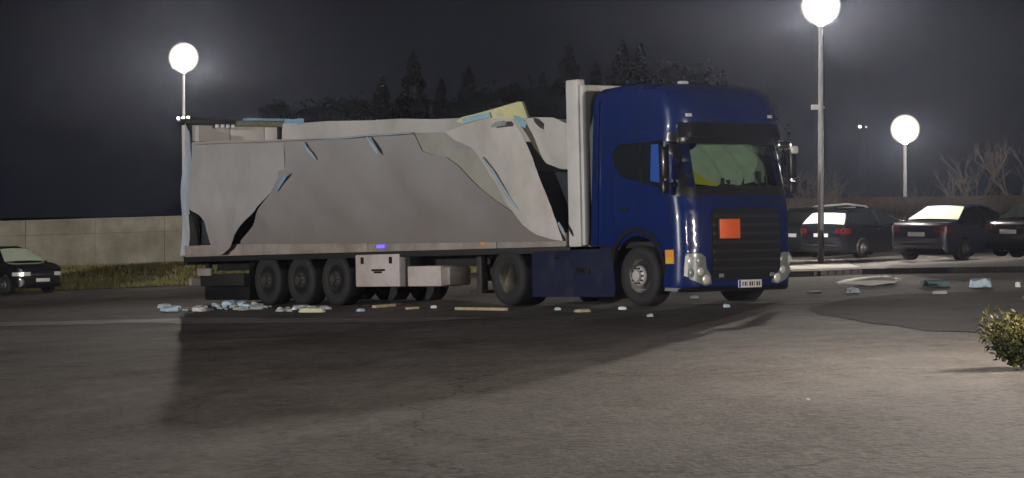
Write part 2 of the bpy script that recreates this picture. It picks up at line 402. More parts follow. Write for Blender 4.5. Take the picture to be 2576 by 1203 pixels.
for i in range(len(E2) - 1):
    a, b = E2[i], E2[i + 1]; d = (b - a).normalized(); nn = Vector((d.y, -d.x)) * .14
    if nn.y > 0: nn = -nn
    a2 = a + d * .012; b2 = b - d * .012
    vs = []
    for q in (a2, b2, b2 + nn, a2 + nn): vs.append((q.x, q.y, gz(q.x, q.y) - .03))
    for q in (a2, b2, b2 + nn, a2 + nn): vs.append((q.x, q.y, gz(q.x, q.y) + .126))
    mk('kerb_stone', vs, [(0, 1, 2, 3), (4, 7, 6, 5), (0, 4, 5, 1), (1, 5, 6, 2), (2, 6, 7, 3), (3, 7, 4, 0)], M['kerb'], kerb)

# ------------------------------------------------------------------ grass bank and wall
WY = 92.0
def walltop(x): return .63 + .0296 * (x + 11.9) if x < 9 else .63 + .0296 * 20.9 + .012 * (x - 9)
def wallbase(x): return walltop(x) - 1.80
def bank(x, y):
    t = min(1, max(0, (y - 83.5) / 8.0)); t = t * t * (3 - 2 * t) * .6 + t * .4
    return gz(x, y) * (1 - t) + (wallbase(x) + .06) * t + .02 + .05 * fbm(x * .7, y * .7) * min(1, t * 4)
bx = np.linspace(-55, 55, 160); by = np.linspace(83.5, 92.6, 16)
V = [(x, y, bank(x, y)) for y in by for x in bx]; nx = len(bx)
Fc = [(j * nx + i, j * nx + i + 1, (j + 1) * nx + i + 1, (j + 1) * nx + i) for j in range(len(by) - 1) for i in range(nx - 1)]
tag(mk('grass_bank', V, Fc, M['soil'], smooth=True), kind='structure')
rng = np.random.default_rng(3); V = []; Fc = []
for i in range(30000):
    x = rng.uniform(-24, 4); y = 83.6 + 8.3 * rng.random() ** 1.1
    if fbm(x * .6, y * .6, 3) < -.22 and rng.random() < .7: continue
    z = bank(x, y) - .01; h = rng.uniform(.06, .17); a = rng.uniform(0, 6.28); w = .018; lx, ly = rng.normal(0, .04, 2)
    k = len(V); V += [(x - w * math.cos(a), y - w * math.sin(a), z), (x + w * math.cos(a), y + w * math.sin(a), z), (x + lx, y + ly, z + h)]
    Fc.append((k, k + 1, k + 2))
tag(mk('grass', V, Fc, M['grass']), 'short yellowish grass on the bank below the concrete wall', 'grass', kind='stuff')

def build_wall(x0, x1, m, label):
    w = thing('concrete_wall', label, 'wall', Matrix.Translation((x0, WY, 0)))
    x = x0; PW = 2.5
    while x < x1 - .1:
        xe = min(x + PW, x1)
        def quadbox(name, xa, xb, fa, ga, y0, y1, mm):
            vs = [(xa - x0, y0, fa(xa)), (xb - x0, y0, fa(xb)), (xb - x0, y1, fa(xb)), (xa - x0, y1, fa(xa)),
                  (xa - x0, y0, ga(xa)), (xb - x0, y0, ga(xb)), (xb - x0, y1, ga(xb)), (xa - x0, y1, ga(xa))]
            mk(name, vs, [(0, 3, 2, 1), (4, 5, 6, 7), (0, 1, 5, 4), (1, 2, 6, 5), (2, 3, 7, 6), (3, 0, 4, 7)], mm, w)
        j = random.uniform(-.012, .012)
        quadbox('panel', x + .007, xe - .007, lambda q: wallbase(q) - .3, lambda q: walltop(q) - .55, .0 + j, .14, m)
        quadbox('panel', x + .007, xe - .007, lambda q: walltop(q) - .542, lambda q: walltop(q) - .07, .02 - j, .14, m)
        quadbox('coping', x + .01, xe - .01, lambda q: walltop(q) - .068, lambda q: walltop(q), -.05, .2, m)
        x += PW
build_wall(-42.5, 5, M['wall'], 'long weathered pale concrete wall on the grass bank behind the trailer')
build_wall(5, 45, M['wall_brown'], 'dark brown wall behind the parked cars and bare shrubs')

# ------------------------------------------------------------------ lamps
def street_lamp(x, y, zl, label, watts, ies=True, grad=.5, r=.065, extra=None, col=(1, .89, .79), group='lamp posts round the lorry park', lit='lamp_glow'):
    zg = min(gz(x, y), gz(x, y)) - .05
    root = thing('street_lamp', label, 'street lamp', Matrix.Translation((x, y, zg)), group)
    h = zl - zg
    tube('pole', [(0, 0, 0), (0, 0, h * .5), (0, 0, h - grad * .96)], [r * 1.25, r * 1.1, r * .85], M['pole'], root, 12)
    lathe('base_flange', [(.0, 0), (.2, 0), (.2, .07), (.1, .10), (.1, .3), (0, .3)], (0, 0, 0), M['pole'], root, 16, 'z')
    bm = bmesh.new(); bmesh.ops.create_uvsphere(bm, u_segments=32, v_segments=20, radius=grad)
    for v in bm.verts: v.co.z += h
    g = frombm('glow_globe', bm, M[lit], root)  # globe stands in for the disc of glare round the lamp head
    lathe('globe_collar', [(0, h - grad * 1.03), (grad * .14, h - grad * 1.03), (grad * .20, h - grad * .93), (0, h - grad * .88)], (0, 0, 0), M['pole'], root, 20, 'z')
    ld = bpy.data.lights.new('lamp_light', 'POINT'); ld.energy = watts; ld.color = col; ld.shadow_soft_size = .09
    if ies: ld.use_nodes = True; nt = ld.node_tree; e = nt.nodes['Emission']
    if ies: ie = nt.nodes.new('ShaderNodeTexIES'); ie.mode = 'INTERNAL'; ie.ies = ies_text; ie.inputs['Strength'].default_value = IESK
    if ies: nt.links.new(ie.outputs[0], e.inputs['Strength'])
    lo = bpy.data.objects.new('lamp_light', ld); C.objects.link(lo); lo.parent = root; lo.location = (0, 0, h - (.45 if ies else 0))
    return root, h
IESK = 0.02
LZ = CAMZ
p = wpix(462, 145, 104)
r1, h1 = street_lamp(p.x, p.y, p.z, 'lamp post with a globe of glare, rising behind the rear end of the trailer', LAMP_W * .50, grad=.64)
zz = wpix(462, 301, 104).z - r1.location.z
tube('crossbar', [(-.26, 0, zz - .04), (.26, 0, zz - .04)], .03, M['pole'], r1)
for dx, dz in ((-.2, 0), (.0, .02), (.2, .03)):
    f = box('floodlight', (dx - .08, -.14, zz - .02 + dz), (dx + .08, -.02, zz + .12 + dz), M['pole'], r1, .02)
    lathe('lens', [(0, -.155), (.055, -.155), (.06, -.142), (0, -.141)], (dx, 0, zz + .05 + dz), M['bulb'], f, 14)
p = wpix(2065, 15, 71)
r2, h2 = street_lamp(p.x, p.y, p.z, 'tallest lamp post, beside the blue cab, its globe of glare cut by the photo edge', LAMP_W * .72, grad=.57, r=.07)
zz = wpix(2048, 271, 71).z - r2.location.z
box('control_box', (-.27, -.10, zz - .06), (-.08, .06, zz + .08), M['white_panel'], r2, .02)
tube('clamp', [(-.1, 0, zz), (.1, 0, zz)], .035, M['pole'], r2)
p = wpix(2277, 325, 100)
street_lamp(p.x, p.y, p.z, 'short lamp post behind the brown wall, far right of the photo', LAMP_W * .27, grad=.60)
# posts outside the frame inferred from trailer side and shrub shadow; the last one added
street_lamp(-55, -5, 6.8, 'lamp post beside the lorry park, outside the frame on the left', SIDE_W, False, .4, col=(1, .965, .95))
street_lamp(5.2, 16.8, 2.8, 'low lamp post beside the low shrub, outside the frame on the right', RIGHT_W, False, .12)
street_lamp(46, -12, 7.4, 'added far lamp facing the lorry front, outside the frame on the right', 65000, False, .4)  # unseen lamp, added to brighten the cab front and orange plate
for U, V_, r_, lb, st in ((2163, 319, .20, 'brighter of two tiny far lights between the right lamp posts', 'lamp_glow'), (2179, 320, .12, 'fainter of two tiny far lights between the right lamp posts', 'bulb')):
    p = wpix(U, V_, 260); zg = gz(p.x, p.y)
    t = thing('distant_lamp', lb, 'street lamp', Matrix.Translation((p.x, p.y, zg)))
    tube('pole', [(0, 0, 0), (0, 0, p.z - zg)], .06, M['bark_dark'], t, 6)
    bm = bmesh.new(); bmesh.ops.create_icosphere(bm, subdivisions=2, radius=r_)
    for v in bm.verts: v.co.z += p.z - zg
    frombm('glow_globe', bm, M[st], t)

# ------------------------------------------------------------------ trees
def leafy(name, label, x, y, zg, h, w, conifer, seed, n=2600):
    rr = np.random.default_rng(seed)
    t = thing(name, label, 'tree', Matrix.Translation((x, y, zg)), 'dark trees beyond the wall')
    tube('trunk', [(0, 0, -.3), (.05, 0, h * .45), (0, .05, h * .9)], [.22, .15, .03], M['bark_dark'], t, 7)
    V = []; Fc = []
    blobs = [(rr.normal(0, w * .25), rr.normal(0, w * .25), h * rr.uniform(.4, .92), w * rr.uniform(.22, .42)) for _ in range(14)]
    for i in range(n):
        if conifer:
            z = h * (.08 + .92 * rr.random() ** 1.3); rad = w * .5 * (1 - z / h) ** .8 * (.65 + .5 * abs(math.sin(z * 3.1 + seed))) * rr.random() ** .4
            a = rr.uniform(0, 6.28); q = (rad * math.cos(a), rad * math.sin(a), z - rad * .25)
        else:
            b = blobs[rr.integers(14)]; d = rr.normal(0, 1, 3); d /= np.linalg.norm(d); s = b[3] * rr.random() ** .35 * (1 + .3 * rr.random())
            q = (b[0] + d[0] * s, b[1] + d[1] * s, b[2] + d[2] * s * .85)
        s = rr.uniform(.06, .15); A = rr.normal(0, 1, 3); A /= np.linalg.norm(A); B = np.cross(A, rr.normal(0, 1, 3)); B /= np.linalg.norm(B)
        k = len(V); q = np.array(q)
        V += [tuple(q + A * s), tuple(q + B * s * .7), tuple(q - A * s), tuple(q - B * s * .7)]; Fc.append((k, k + 1, k + 2, k + 3))
    def core(c, rx, rz, m=10, k=7):
        n0 = len(V)
        for i in range(k + 1):
            ph = math.pi * i / k
            for j in range(m):
                a = 2 * math.pi * j / m; f = rr.uniform(.8, 1.1)
                V.append((c[0] + rx * f * math.sin(ph) * math.cos(a), c[1] + rx * f * math.sin(ph) * math.sin(a), c[2] + rz * f * math.cos(ph)))
        for i in range(k):
            for j in range(m): Fc.append((n0 + i * m + j, n0 + i * m + (j + 1) % m, n0 + (i + 1) * m + (j + 1) % m, n0 + (i + 1) * m + j))
    if conifer:
        for q in range(7):
            z = h * (.14 + .11 * q); core((0, 0, z), w * .5 * (1 - z / h) ** .8 * .75, h * .09)
    else:
        for b in blobs: core(b[:3], b[3] * .85, b[3] * .75)
    mk('crown', V, Fc, M['leaf_dark'], t)
TR = [(752, 250, 0, 3, 'bushy dark tree behind the blue strip at the trailer rear'), (865, 245, 0, 3.5, 'low rounded dark tree left of the middle of the trailer'),
      (960, 190, 1, 4, 'dark conifer left of the sharp central spire'), (1040, 128, 1, 4.6, 'sharp-topped dark conifer above the middle of the trailer'),
      (1110, 200, 1, 3.6, 'narrow dark tree just right of the sharp central spire'), (1180, 172, 1, 4.6, 'dark conifer above the raised yellow board'),
      (1290, 205, 0, 5, 'broad dark tree behind the yellow board tip'), (1365, 185, 1, 3.6, 'dark tree just left of the white trailer front panel'),
      (1431, 106, 1, 5, 'tall dark conifer rising behind the white trailer front panel'), (1500, 160, 1, 4, 'dark tree between the two tallest conifers, behind the cab'),
      (1566, 104, 1, 5.4, 'tall dark conifer above the rear of the blue cab roof'), (1612, 112, 1, 4.6, 'dark conifer above the middle of the blue cab roof'),
      (1668, 185, 0, 4.5, 'rightmost low dark tree above the cab roof')]
for i, (U, V_, con, w, lb) in enumerate(TR):
    Y = 138 + (i * 37 % 17); p = wpix(U, V_, Y); zg = gz(p.x, Y)
    leafy('conifer_tree' if con else 'broadleaf_tree', lb, p.x, Y, zg, p.z - zg, w * 1.3, con, 40 + i, 6500)
def bare(name, label, cat, x, y, zg, h, seed, spread=.55, m='bark', depth=5, r0=.09, group=None, stems=1):
    rr = random.Random(seed); bt = bmesh.new(); bc = bmesh.new()
    def grow(p, d, l, r, lv):
        q = p + d * l; mid = p + d * l * .5 + Vector((rr.uniform(-1, 1), rr.uniform(-1, 1), rr.uniform(-.5, .5))) * l * .08
        tube_bm(bt if lv == 0 else bc, [p, mid, q], [r, r * .85, r * .68], 5 if lv < 2 else 3, False)
        if lv >= depth: return
        for k in range(rr.choice((2, 3, 3))):
            nd = (d + Vector((rr.uniform(-1, 1), rr.uniform(-1, 1), rr.uniform(-.25, .8))) * spread).normalized()
            grow(q if rr.random() < .6 else mid, nd, l * rr.uniform(.62, .86), max(r * .6, .007), lv + 1)
    for s in range(stems):
        grow(Vector((rr.uniform(-.3, .3) * (stems > 1), rr.uniform(-.3, .3) * (stems > 1), -.1)), Vector((rr.uniform(-.3, .3), rr.uniform(-.3, .3), 1)).normalized(), h * .30, r0, 0)
    t = thing(name, label, cat, Matrix.Translation((x, y, zg)), group)
    a_ = frombm('trunk', bt, M[m], t); b_ = frombm('branches', bc, M[m], t); tag(b_, kind='stuff')
    if stems > 1: a_.name = 'stems'; tag(a_, kind='stuff')
for U, Y, h, lb, sd in ((2003, 88, 3.6, 'bare tree behind the right side of the blue cab', 1), (2085, 89.5, 4.2, 'bare tree right behind the tallest lamp post', 2),
                        (2140, 97, 3.6, 'thin bare tree right of the tallest lamp post, over the wall', 3), (2470, 98, 4.6, 'bare tree over the brown wall with spreading branches, second from the right edge', 4),
                        (2545, 96, 5.0, 'bare tree over the brown wall at the right edge', 5), (2400, 99, 3.2, 'small bare tree over the wall, right of the short lamp', 6)):
    x = (U - CU) / F_PX * Y
    bare('bare_tree', lb, 'tree', x, Y, bank(x, Y) if Y < 92 else gz(x, Y), h, sd, .75, r0=.07)
for i, U in enumerate((1995, 2045, 2105, 2170, 2235, 2300, 2370, 2440, 2500, 2560)):
    Y = 89.8 + (i % 3) * .6; x = (U - CU) / F_PX * Y
    bare('bare_shrub', 'leafless brown shrub at the foot of the brown wall, %s from the blue cab' % ('nearest', 'second', 'third', 'fourth', 'fifth', 'sixth', 'seventh', 'eighth', 'ninth', 'farthest')[i], 'shrub', x, Y, bank(x, Y), 1.7 + .4 * (i % 3), 20 + i, .8, r0=.02, depth=4, group='bare shrubs along the brown wall', stems=5)

# ------------------------------------------------------------------ lorry frame of reference
Rr = Vector((-7.03, 54.8, 0)); Rr.z = gz(Rr.x, Rr.y)
Pf = Vector((-7.03 + .6 * 15.27, 54.8 - .8 * 15.27, 0)); Pf.z = gz(Pf.x, Pf.y)
ex = (Pf - Rr).normalized(); ey = Vector((.8, .6, .0)); ey = (ey - ex * ey.dot(ex)).normalized(); ez = ex.cross(ey)
TM = Matrix(((ex.x, ey.x, ez.x, Rr.x), (ex.y, ey.y, ez.y, Rr.y), (ex.z, ey.z, ez.z, Rr.z), (0, 0, 0, 1)))
TI = TM.inverted()
def tl(U, V_, axis=1, val=0.):
    o = TI @ Vector((0, 0, CAMZ)); d = (TI @ wpix(U, V_, 50)) - o
    t = (val - o[axis]) / d[axis]; return o + d * t
def sp(pts, val=0.):      # photo outline on the trailer's side plane -> (x, z) in metres
    out = []
    for U, V_ in pts:
        q = tl(U, V_, 1, val); out.append((q.x, q.z))
    return out

def wheel(parent, x, y, side, rim, r=.51, w=.30, dish='out', mrim=None):
    """side -1: outer face towards -y"""
    e = bpy.data.objects.new('wheel', None); C.objects.link(e); e.parent = parent; e.location = (x, y, r)
    s = side
    tp = [(r * .56, 0), (r * .60, -.01), (r * .80, -.035), (r * .93, -.02), (r * .985, .02), (r, .05), (r, w - .05), (r * .985, w - .02), (r * .9, w), (r * .56, w), (r * .56, 0)]
    bm = bmesh.new(); lathe_bm(bm, [(a, -s * b) for a, b in tp], (0, 0, 0), 44)
    for k in range(44):   # tread grooves
        pass
    frombm('tyre', bm, M['rubber'], e, ang=50)
    if dish == 'out': rp = [(r * .56, .0), (r * .53, .015), (r * .50, .06), (r * .36, .03), (r * .30, -.035), (r * .20, -.05), (r * .17, -.10), (0, -.11)]
    else: rp = [(r * .56, .0), (r * .53, .02), (r * .49, .15), (r * .40, .17), (r * .30, .16), (r * .28, .06), (r * .22, .03), (0, .02)]
    rm = lathe('rim', [(a, -s * b) for a, b in rp], (0, 0, 0), mrim or M[rim], e, 36)
    bm = bmesh.new()
    for k in range(10):
        a = k * math.pi / 5; rr_ = r * (.25 if dish == 'out' else .35); yy = (-.05 if dish == 'out' else .15)
        lathe_bm(bm, [(.018, -s * (yy + .02)), (.018, -s * (yy - .03)), (.0, -s * (yy - .035))], (rr_ * math.cos(a), 0, rr_ * math.sin(a)), 6)
    n = frombm('wheel_nuts', bm, M['rim_dark'], e); tag(n, kind='stuff')
    return e

# ------------------------------------------------------------------ TRAILER
T = thing('curtain_trailer', 'long white curtain-side trailer with burst grey tarpaulin, behind the blue cab', 'trailer', TM)
W = 2.5
box('deck', (.02, .03, 1.04), (13.5, W - .03, 1.2), M['black_frame'], T, .01)
# side rail made of plates
xx = [.12, 4.4, 7.2, 10.3, 11.35, 13.36]
for i in range(5):
    box('rail_plate', (xx[i] + .006, -.035 - .01 * (i % 2), 1.03), (xx[i + 1] - .006, .03, 1.27 + .02 * (i == 3)), M['grime_alu'], T, .012)
box('chassis_beam', (.2, .72, .72), (12.2, .84, 1.04), M['black_frame'], T)
box('chassis_beam', (.2, 1.66, .72), (12.2, 1.78, 1.04), M['black_frame'], T)
box('side_skirt_rail', (.05, .02, .92), (13.4, .06, 1.03), M['black_frame'], T)
for i in range(9):
    box('cross_member', (.8 + i * 1.45, .1, .92), (.9 + i * 1.45, 2.4, 1.03), M['black_frame'], T)
for xa in (3.35, 4.63, 5.91):
    tube('axle', [(xa, .3, .5), (xa, 2.2, .5)], .07, M['black_frame'], T)
    wheel(T, xa, .06, -1, 'rim_dark', w=.36); wheel(T, xa, 2.44, 1, 'rim_dark', w=.36)
    bm = bmesh.new()   # mudguard arch
    n = 12; R_ = .57
    for k in range(n + 1):
        a = math.radians(25 + 130 * k / n)
        for yy in (.05, .45): bm.verts.new((xa + R_ * math.cos(a), yy, .5 + R_ * math.sin(a)))
    bm.verts.ensure_lookup_table()
    for k in range(n): bm.faces.new([bm.verts[i] for i in (2 * k, 2 * k + 1, 2 * k + 3, 2 * k + 2)])
    bmesh.ops.solidify(bm, geom=bm.faces[:], thickness=.012)
    frombm('mudguard', bm, M['black_plastic'], T)
    box('brake_chamber', (xa - .35, .75, .5), (xa - .1, .95, .75), M['black_frame'], T, .03)
box('mud_flap', (2.55, .1, .2), (2.57, .5, .9), M['black_plastic'], T, .004)
# rear end
box('rear_beam', (-.02, .02, .86), (.14, W - .02, 1.05), M['black_frame'], T)
box('underrun_bar', (.05, .1, .42), (.17, W - .1, .56), M['grime_alu'], T)
for yy in (.5, 1.9): box('underrun_bracket', (.08, yy, .5), (.2, yy + .1, .9), M['black_frame'], T)
box('pallet_rack', (.5, .12, .40), (2.3, 2.3, .66), M['black_frame'], T, .02)
box('spare_box', (.35, .3, .1), (2.2, 2.2, .40), M['black_plastic'], T, .04)
for yy in (.12, 1.95): 
    b = box('tail_light', (-.05, yy, .88), (-.015, yy + .42, 1.0), M['red_lens'], T, .01)
box('side_light_board', (.55, .02, .62), (1.1, .10, .78), M['grime_alu'], T, .02)
# rear frame and doors
box('rear_post', (.02, .0, 1.05), (.15, .12, 3.86), M['white_panel'], T, .02)
box('rear_post', (.02, W - .12, 1.05), (.15, W, 3.90), M['black_frame'], T, .02)
box('inner_post', (.19, .02, 3.3), (.29, .12, 3.9), M['black_frame'], T, .01)
for i, (ya, yb) in enumerate(((.13, 1.15), (1.17, 2.02), (2.04, 2.36))):
    box('door_panel', (.06, ya, 1.1), (.10, yb, 3.868), M['white_panel'], T, .006)
q0 = tl(482, 308, 0, .1); 
box('rear_crossbar', (-.04, .0, 3.86), (.2, 1.25, 4.0), M['black_frame'], T, .02)
box('rear_crossbar', (-.03, 1.26, 3.85), (.2, W, 3.97), mat('crossbar_khaki', (.16, .16, .10), .6, var=.4, scale=6), T, .02)
box('roof_strip', (-.02, 1.55, 3.975), (.25, 2.52, 4.03), M['blue_film'], T, .01)
bl = sheet('roof_strip', [(0.1, 3.84), (1.0, 3.86), (1.02, 3.98), (.4, 4.02), (0.1, 4.0)], lambda x, z, d: (x, 2.47 + d, z + .01 * math.sin(x * 9)), M['blue_film'], T, .12)
for k in range(4): box('clearance_light', (-.06, .62 + k * .12, 3.87), (-.035, .70 + k * .12, 3.94), M['plate'], T, .01)
for k in range(4): box('roller', (.205, .72 + k * .13, 3.80), (.26, .81 + k * .13, 3.88), M['plate'], T, .02)
# rear edge strip of torn curtain, bluish, hanging on the post
def ywave(x, z, a=.03): return a * math.sin(z * 3.1 + x * 2) + a * .8 * fbm(x * 1.1, z * 1.1)
sheet('tarpaulin_strip', sp([(470, 310), (482, 340), (486, 420), (481, 520), (479, 600), (474, 640), (458, 645), (463, 520), (466, 400)]),
      lambda x, z, d: (x, -.05 - ywave(x, z, .04) + d, z), mat('pale_grey_blue_film', (.42, .46, .50), .5, var=.2, scale=3), T, .08)
sheet('tarpaulin_strip', sp([(478, 330), (484, 330), (490, 430), (487, 540), (481, 540), (479, 430)]),
      lambda x, z, d: (x, -.09 - ywave(x, z, .02) + d, z), M['blue_tarp'], T, .08)
# dark cloth inside at the rear
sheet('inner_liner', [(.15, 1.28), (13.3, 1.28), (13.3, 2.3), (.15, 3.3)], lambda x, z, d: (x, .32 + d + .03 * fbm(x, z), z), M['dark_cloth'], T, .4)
# far curtain (inside face)
far = sp([(713, 312), (765, 309), (840, 305), (930, 303), (1010, 299), (1090, 300), (1160, 297), (1250, 296), (1330, 298), (1395, 300), (1425, 318), (1440, 600), (713, 600)], 2.45)
far = [(x, max(z, 1.2)) for x, z in far]
sheet('far_curtain', far, lambda x, z, d: (x, 2.42 + .05 * math.sin(x * 2.3 + .6 * math.sin(z * 3)) + .05 * fbm(x * .9, z) + d, z), M['tarp_far'], T, .16)
for k in range(14):
    x = 1.2 + k * .62
    if k % 3 == 1: continue
def crease(x, z): return .045 * (abs(fbm(x * 1.5 + z * .9, z * 1.4 - x * .5, 11)) + .5 * abs(fbm(x * 4 + z * 2, z * 3.5 - x, 13)))
# near curtain : main sheet
def ymain(x, z):
    y = .02 + .035 * math.sin(x * .9 + 1.0) + .05 * fbm(x * .45, z * .5, 1)
    t = max(0, z - 1.3)
    y += .055 * math.sin((x * 1.25 + z * 1.1) * 1.7) * max(0, min(1, (2.9 - z) * .8)) * min(1, t * 2)   # diagonal drag folds
    y += .02 * math.sin((x * 1.9 + z * 2.6) * 2.1 + 2 * fbm(x * .5, z * .5, 4))
    y = y * min(1, t * 2.2) - .035 * (1 - min(1, t * 2.2))
    y -= .10 * math.exp(-((z - 2.2) / .8) ** 2) * math.sin(math.pi * min(1, max(0, x / 13.)))
    return y
main = sp([(700, 352), (780, 349), (850, 346), (925, 338), (975, 336), (1035, 332), (1052, 362), (1062, 380), (1095, 391), (1130, 396), (1160, 418), (1190, 450), (1215, 475), (1250, 503), (1290, 530), (1330, 556), (1380, 583), (1422, 604),
           (1420, 607), (1300, 609), (1000, 612), (800, 613), (612, 614), (612, 606), (640, 570), (662, 530), (690, 486), (712, 446), (706, 430), (700, 400)])
sheet('tarpaulin', main, lambda x, z, d: (x, ymain(x, z) - .02 + .6 * crease(x, z) + d, z), M['tarp_main'], T, .09, .008)
# rear lobe torn loose and hanging
def ylobe(x, z):
    t = max(0, 3.3 - z)
    return -.02 - .10 * t * .6 + .05 * math.sin(x * 2.4 - z * 1.2) * min(1, t) + .05 * fbm(x * .8, z * .7, 9) - .02 * math.sin(x * 6 + z * 3) * min(1, t * .6)
lobe = sp([(486, 358), (560, 354), (640, 353), (716, 351), (722, 400), (718, 440), (700, 470), (680, 502), (658, 530), (632, 558), (612, 590), (598, 622), (580, 640), (562, 641), (548, 632), (538, 608), (530, 580), (524, 556), (512, 540), (494, 528), (489, 500), (486, 430)])
sheet('tarpaulin_flap', lobe, lambda x, z, d: (x, ylobe(x, z) - .03 + crease(x, z) + d, z), M['tarp_lobe'], T, .07, .008)
# blue hem pieces at slashes
def hem(pts, y, m='blue_film', w=.035, name='hem_strip'):
    P = [tl(U, V_, 1, y) for U, V_ in pts]; V = []; Fc = []
    for i, p in enumerate(P):
        d = (P[min(i + 1, len(P) - 1)] - P[max(i - 1, 0)]).normalized(); nn = Vector((-d.z, 0, d.x)) * w * (.25 + .75 * math.sin(math.pi * (i + .35) / (len(P) - .3)))
        V += [p + nn, p - nn, p + nn + Vector((0, .012, 0)), p - nn + Vector((0, .012, 0))]
    for i in range(len(P) - 1):
        a = i * 4; Fc += [(a, a + 1, a + 5, a + 4), (a + 2, a + 6, a + 7, a + 3), (a, a + 4, a + 6, a + 2), (a + 1, a + 3, a + 7, a + 5)]
    Fc += [(0, 2, 3, 1), (a + 4, a + 5, a + 7, a + 6)]
    mk(name, V, Fc, M[m], T)
hem([(762, 357), (772, 375), (785, 390), (795, 402)], -.10, 'blue_tarp', .035)
hem([(922, 345), (934, 362), (945, 378), (951, 388)], -.10, 'blue_tarp', .042)
hem([(724, 436), (712, 452), (702, 468), (696, 480)], -.16, 'blue_film', .04)
hem([(486, 363), (560, 360), (640, 358), (720, 354), (800, 350)], -.12, 'grime_alu', .012)
hem([(800, 350), (860, 348), (925, 341), (975, 339), (1036, 335)], -.10, 'blue_tarp', .012)
# second, pale layer and the white front flap
mid = sp([(1025, 333), (1060, 334), (1120, 333), (1160, 345), (1215, 400), (1260, 460), (1300, 520), (1345, 575), (1400, 604), (1380, 604), (1300, 560), (1220, 500), (1150, 430), (1080, 405), (1045, 390)])
sheet('tarpaulin_layer', mid, lambda x, z, d: (x, ymain(x, z) + .015 + .01 * fbm(x * 1.3, z * 1.3, 5) + d, z), M['tarp_mid'], T, .1, .006)
sheet('tarpaulin_layer', sp([(1100, 352), (1130, 343), (1170, 352), (1205, 365), (1213, 378), (1180, 375), (1140, 372), (1108, 366)]), lambda x, z, d: (x, -.01 + .03 * fbm(x * 2, z * 2, 8) + d, z), M['tarp_main'], T, .08, .008)
def yflap(x, z):
    return -.12 + .07 * math.sin((x * 1.4 + z * .8) * 1.6) + .06 * fbm(x * .9, z * .9, 6) - .08 * max(0, z - 2.6)
flap = sp([(1130, 332), (1180, 316), (1240, 302), (1275, 297), (1308, 299), (1330, 345), (1352, 400), (1375, 462), (1395, 510), (1412, 558), (1426, 598), (1428, 606), (1405, 602), (1370, 590), (1335, 565), (1310, 536), (1280, 500), (1255, 455), (1232, 420), (1210, 390), (1196, 372), (1150, 352)])
sheet('tarpaulin_flap', flap, lambda x, z, d: (x, yflap(x, z) + crease(x, z) + d, z), M['tarp_pale'], T, .07, .008)
hem([(1212, 396), (1240, 432), (1262, 470), (1285, 505), (1305, 528)], -.19, 'blue_tarp', .035)
hem([(1404, 560), (1414, 580), (1420, 592)], -.22, 'blue_tarp', .035)
hem([(1235, 318), (1252, 312), (1268, 310), (1272, 314)], -.34, 'curtain_dark', .05, 'printed_mark')
# bent roof boards sticking out
sheet('roof_board', sp([(1160, 306), (1172, 295), (1198, 288), (1240, 275), (1296, 256), (1305, 256), (1318, 296), (1300, 300), (1240, 302), (1190, 316)], .3), lambda x, z, d: (x, .3 + d + .1 * (x - 11), z), M['yellow_board'], T, .12, .05)
sheet('roof_board_band', sp([(1170, 300), (1203, 289), (1232, 283), (1236, 296), (1205, 303), (1176, 312)], .26), lambda x, z, d: (x, .26 + d + .1 * (x - 11), z), M['cyan_board'], T, .12, .03)
sheet('tarpaulin_patch', sp([(1292, 290), (1308, 294), (1325, 308), (1322, 322), (1308, 316), (1295, 302)], -.35), lambda x, z, d: (x, -.36 + d, z), M['cyan_board'], T, .1, .01)
# collapsed roof canvas bulging inside at the front
sheet('collapsed_roof_canvas', sp([(1300, 300), (1345, 295), (1395, 296), (1425, 312), (1440, 330), (1440, 428), (1400, 424), (1368, 412), (1340, 370)], .1),
      lambda x, z, d: (x, .10 + .12 * max(0, min(1, (2.7 - z) / .5)) ** 2 + .05 * math.sin(x * 5 + z * 3) + .06 * fbm(x * 1.5, z * 1.8, 3) + d, z), M['tarp_far'], T, .07, .012)
sheet('roof_canvas', [(11.0, 0.5), (13.5, .5), (13.5, 2.4), (11, 2.4)], lambda x, y, d: (x, y, 3.28 - .12 * (x - 12) - d + .06 * fbm(x * 1.5, y * 1.5, 2)), M['tarp_far'], T, .2, .02)
# clutter inside at the front opening
for k, (x, z, s) in enumerate(((13.0, 1.25, .5), (13.25, 1.75, .4), (12.9, 2.05, .25))):
    box('cargo_box', (x - s * .5, .7, z), (x + s * .5, .7 + s, z + s), mat('brown_cargo', (.05, .04, .032), .8, var=.3, scale=4) if k == 0 else bpy.data.materials['brown_cargo'], T, .02)
for k in range(3): box('load_bar', (12.7 + k * .3, .55, 1.3), (12.74 + k * .3, .60, 2.4), M['grime_alu'], T)
# front wall of the trailer
box('front_post', (13.40, -.01, 1.02), (13.74, .16, 3.90), M['white_panel'], T, .03)
box('front_post', (13.40, W - .16, 1.02), (13.74, W, 3.82), M['white_panel'], T, .03)
box('front_wall', (13.60, .17, 1.02), (13.80, W - .17, 3.80), M['white_panel'], T, .02)
box('front_corner_trim', (13.75, .01, 1.04), (13.84, .15, 3.80), M['white_panel'], T, .03)
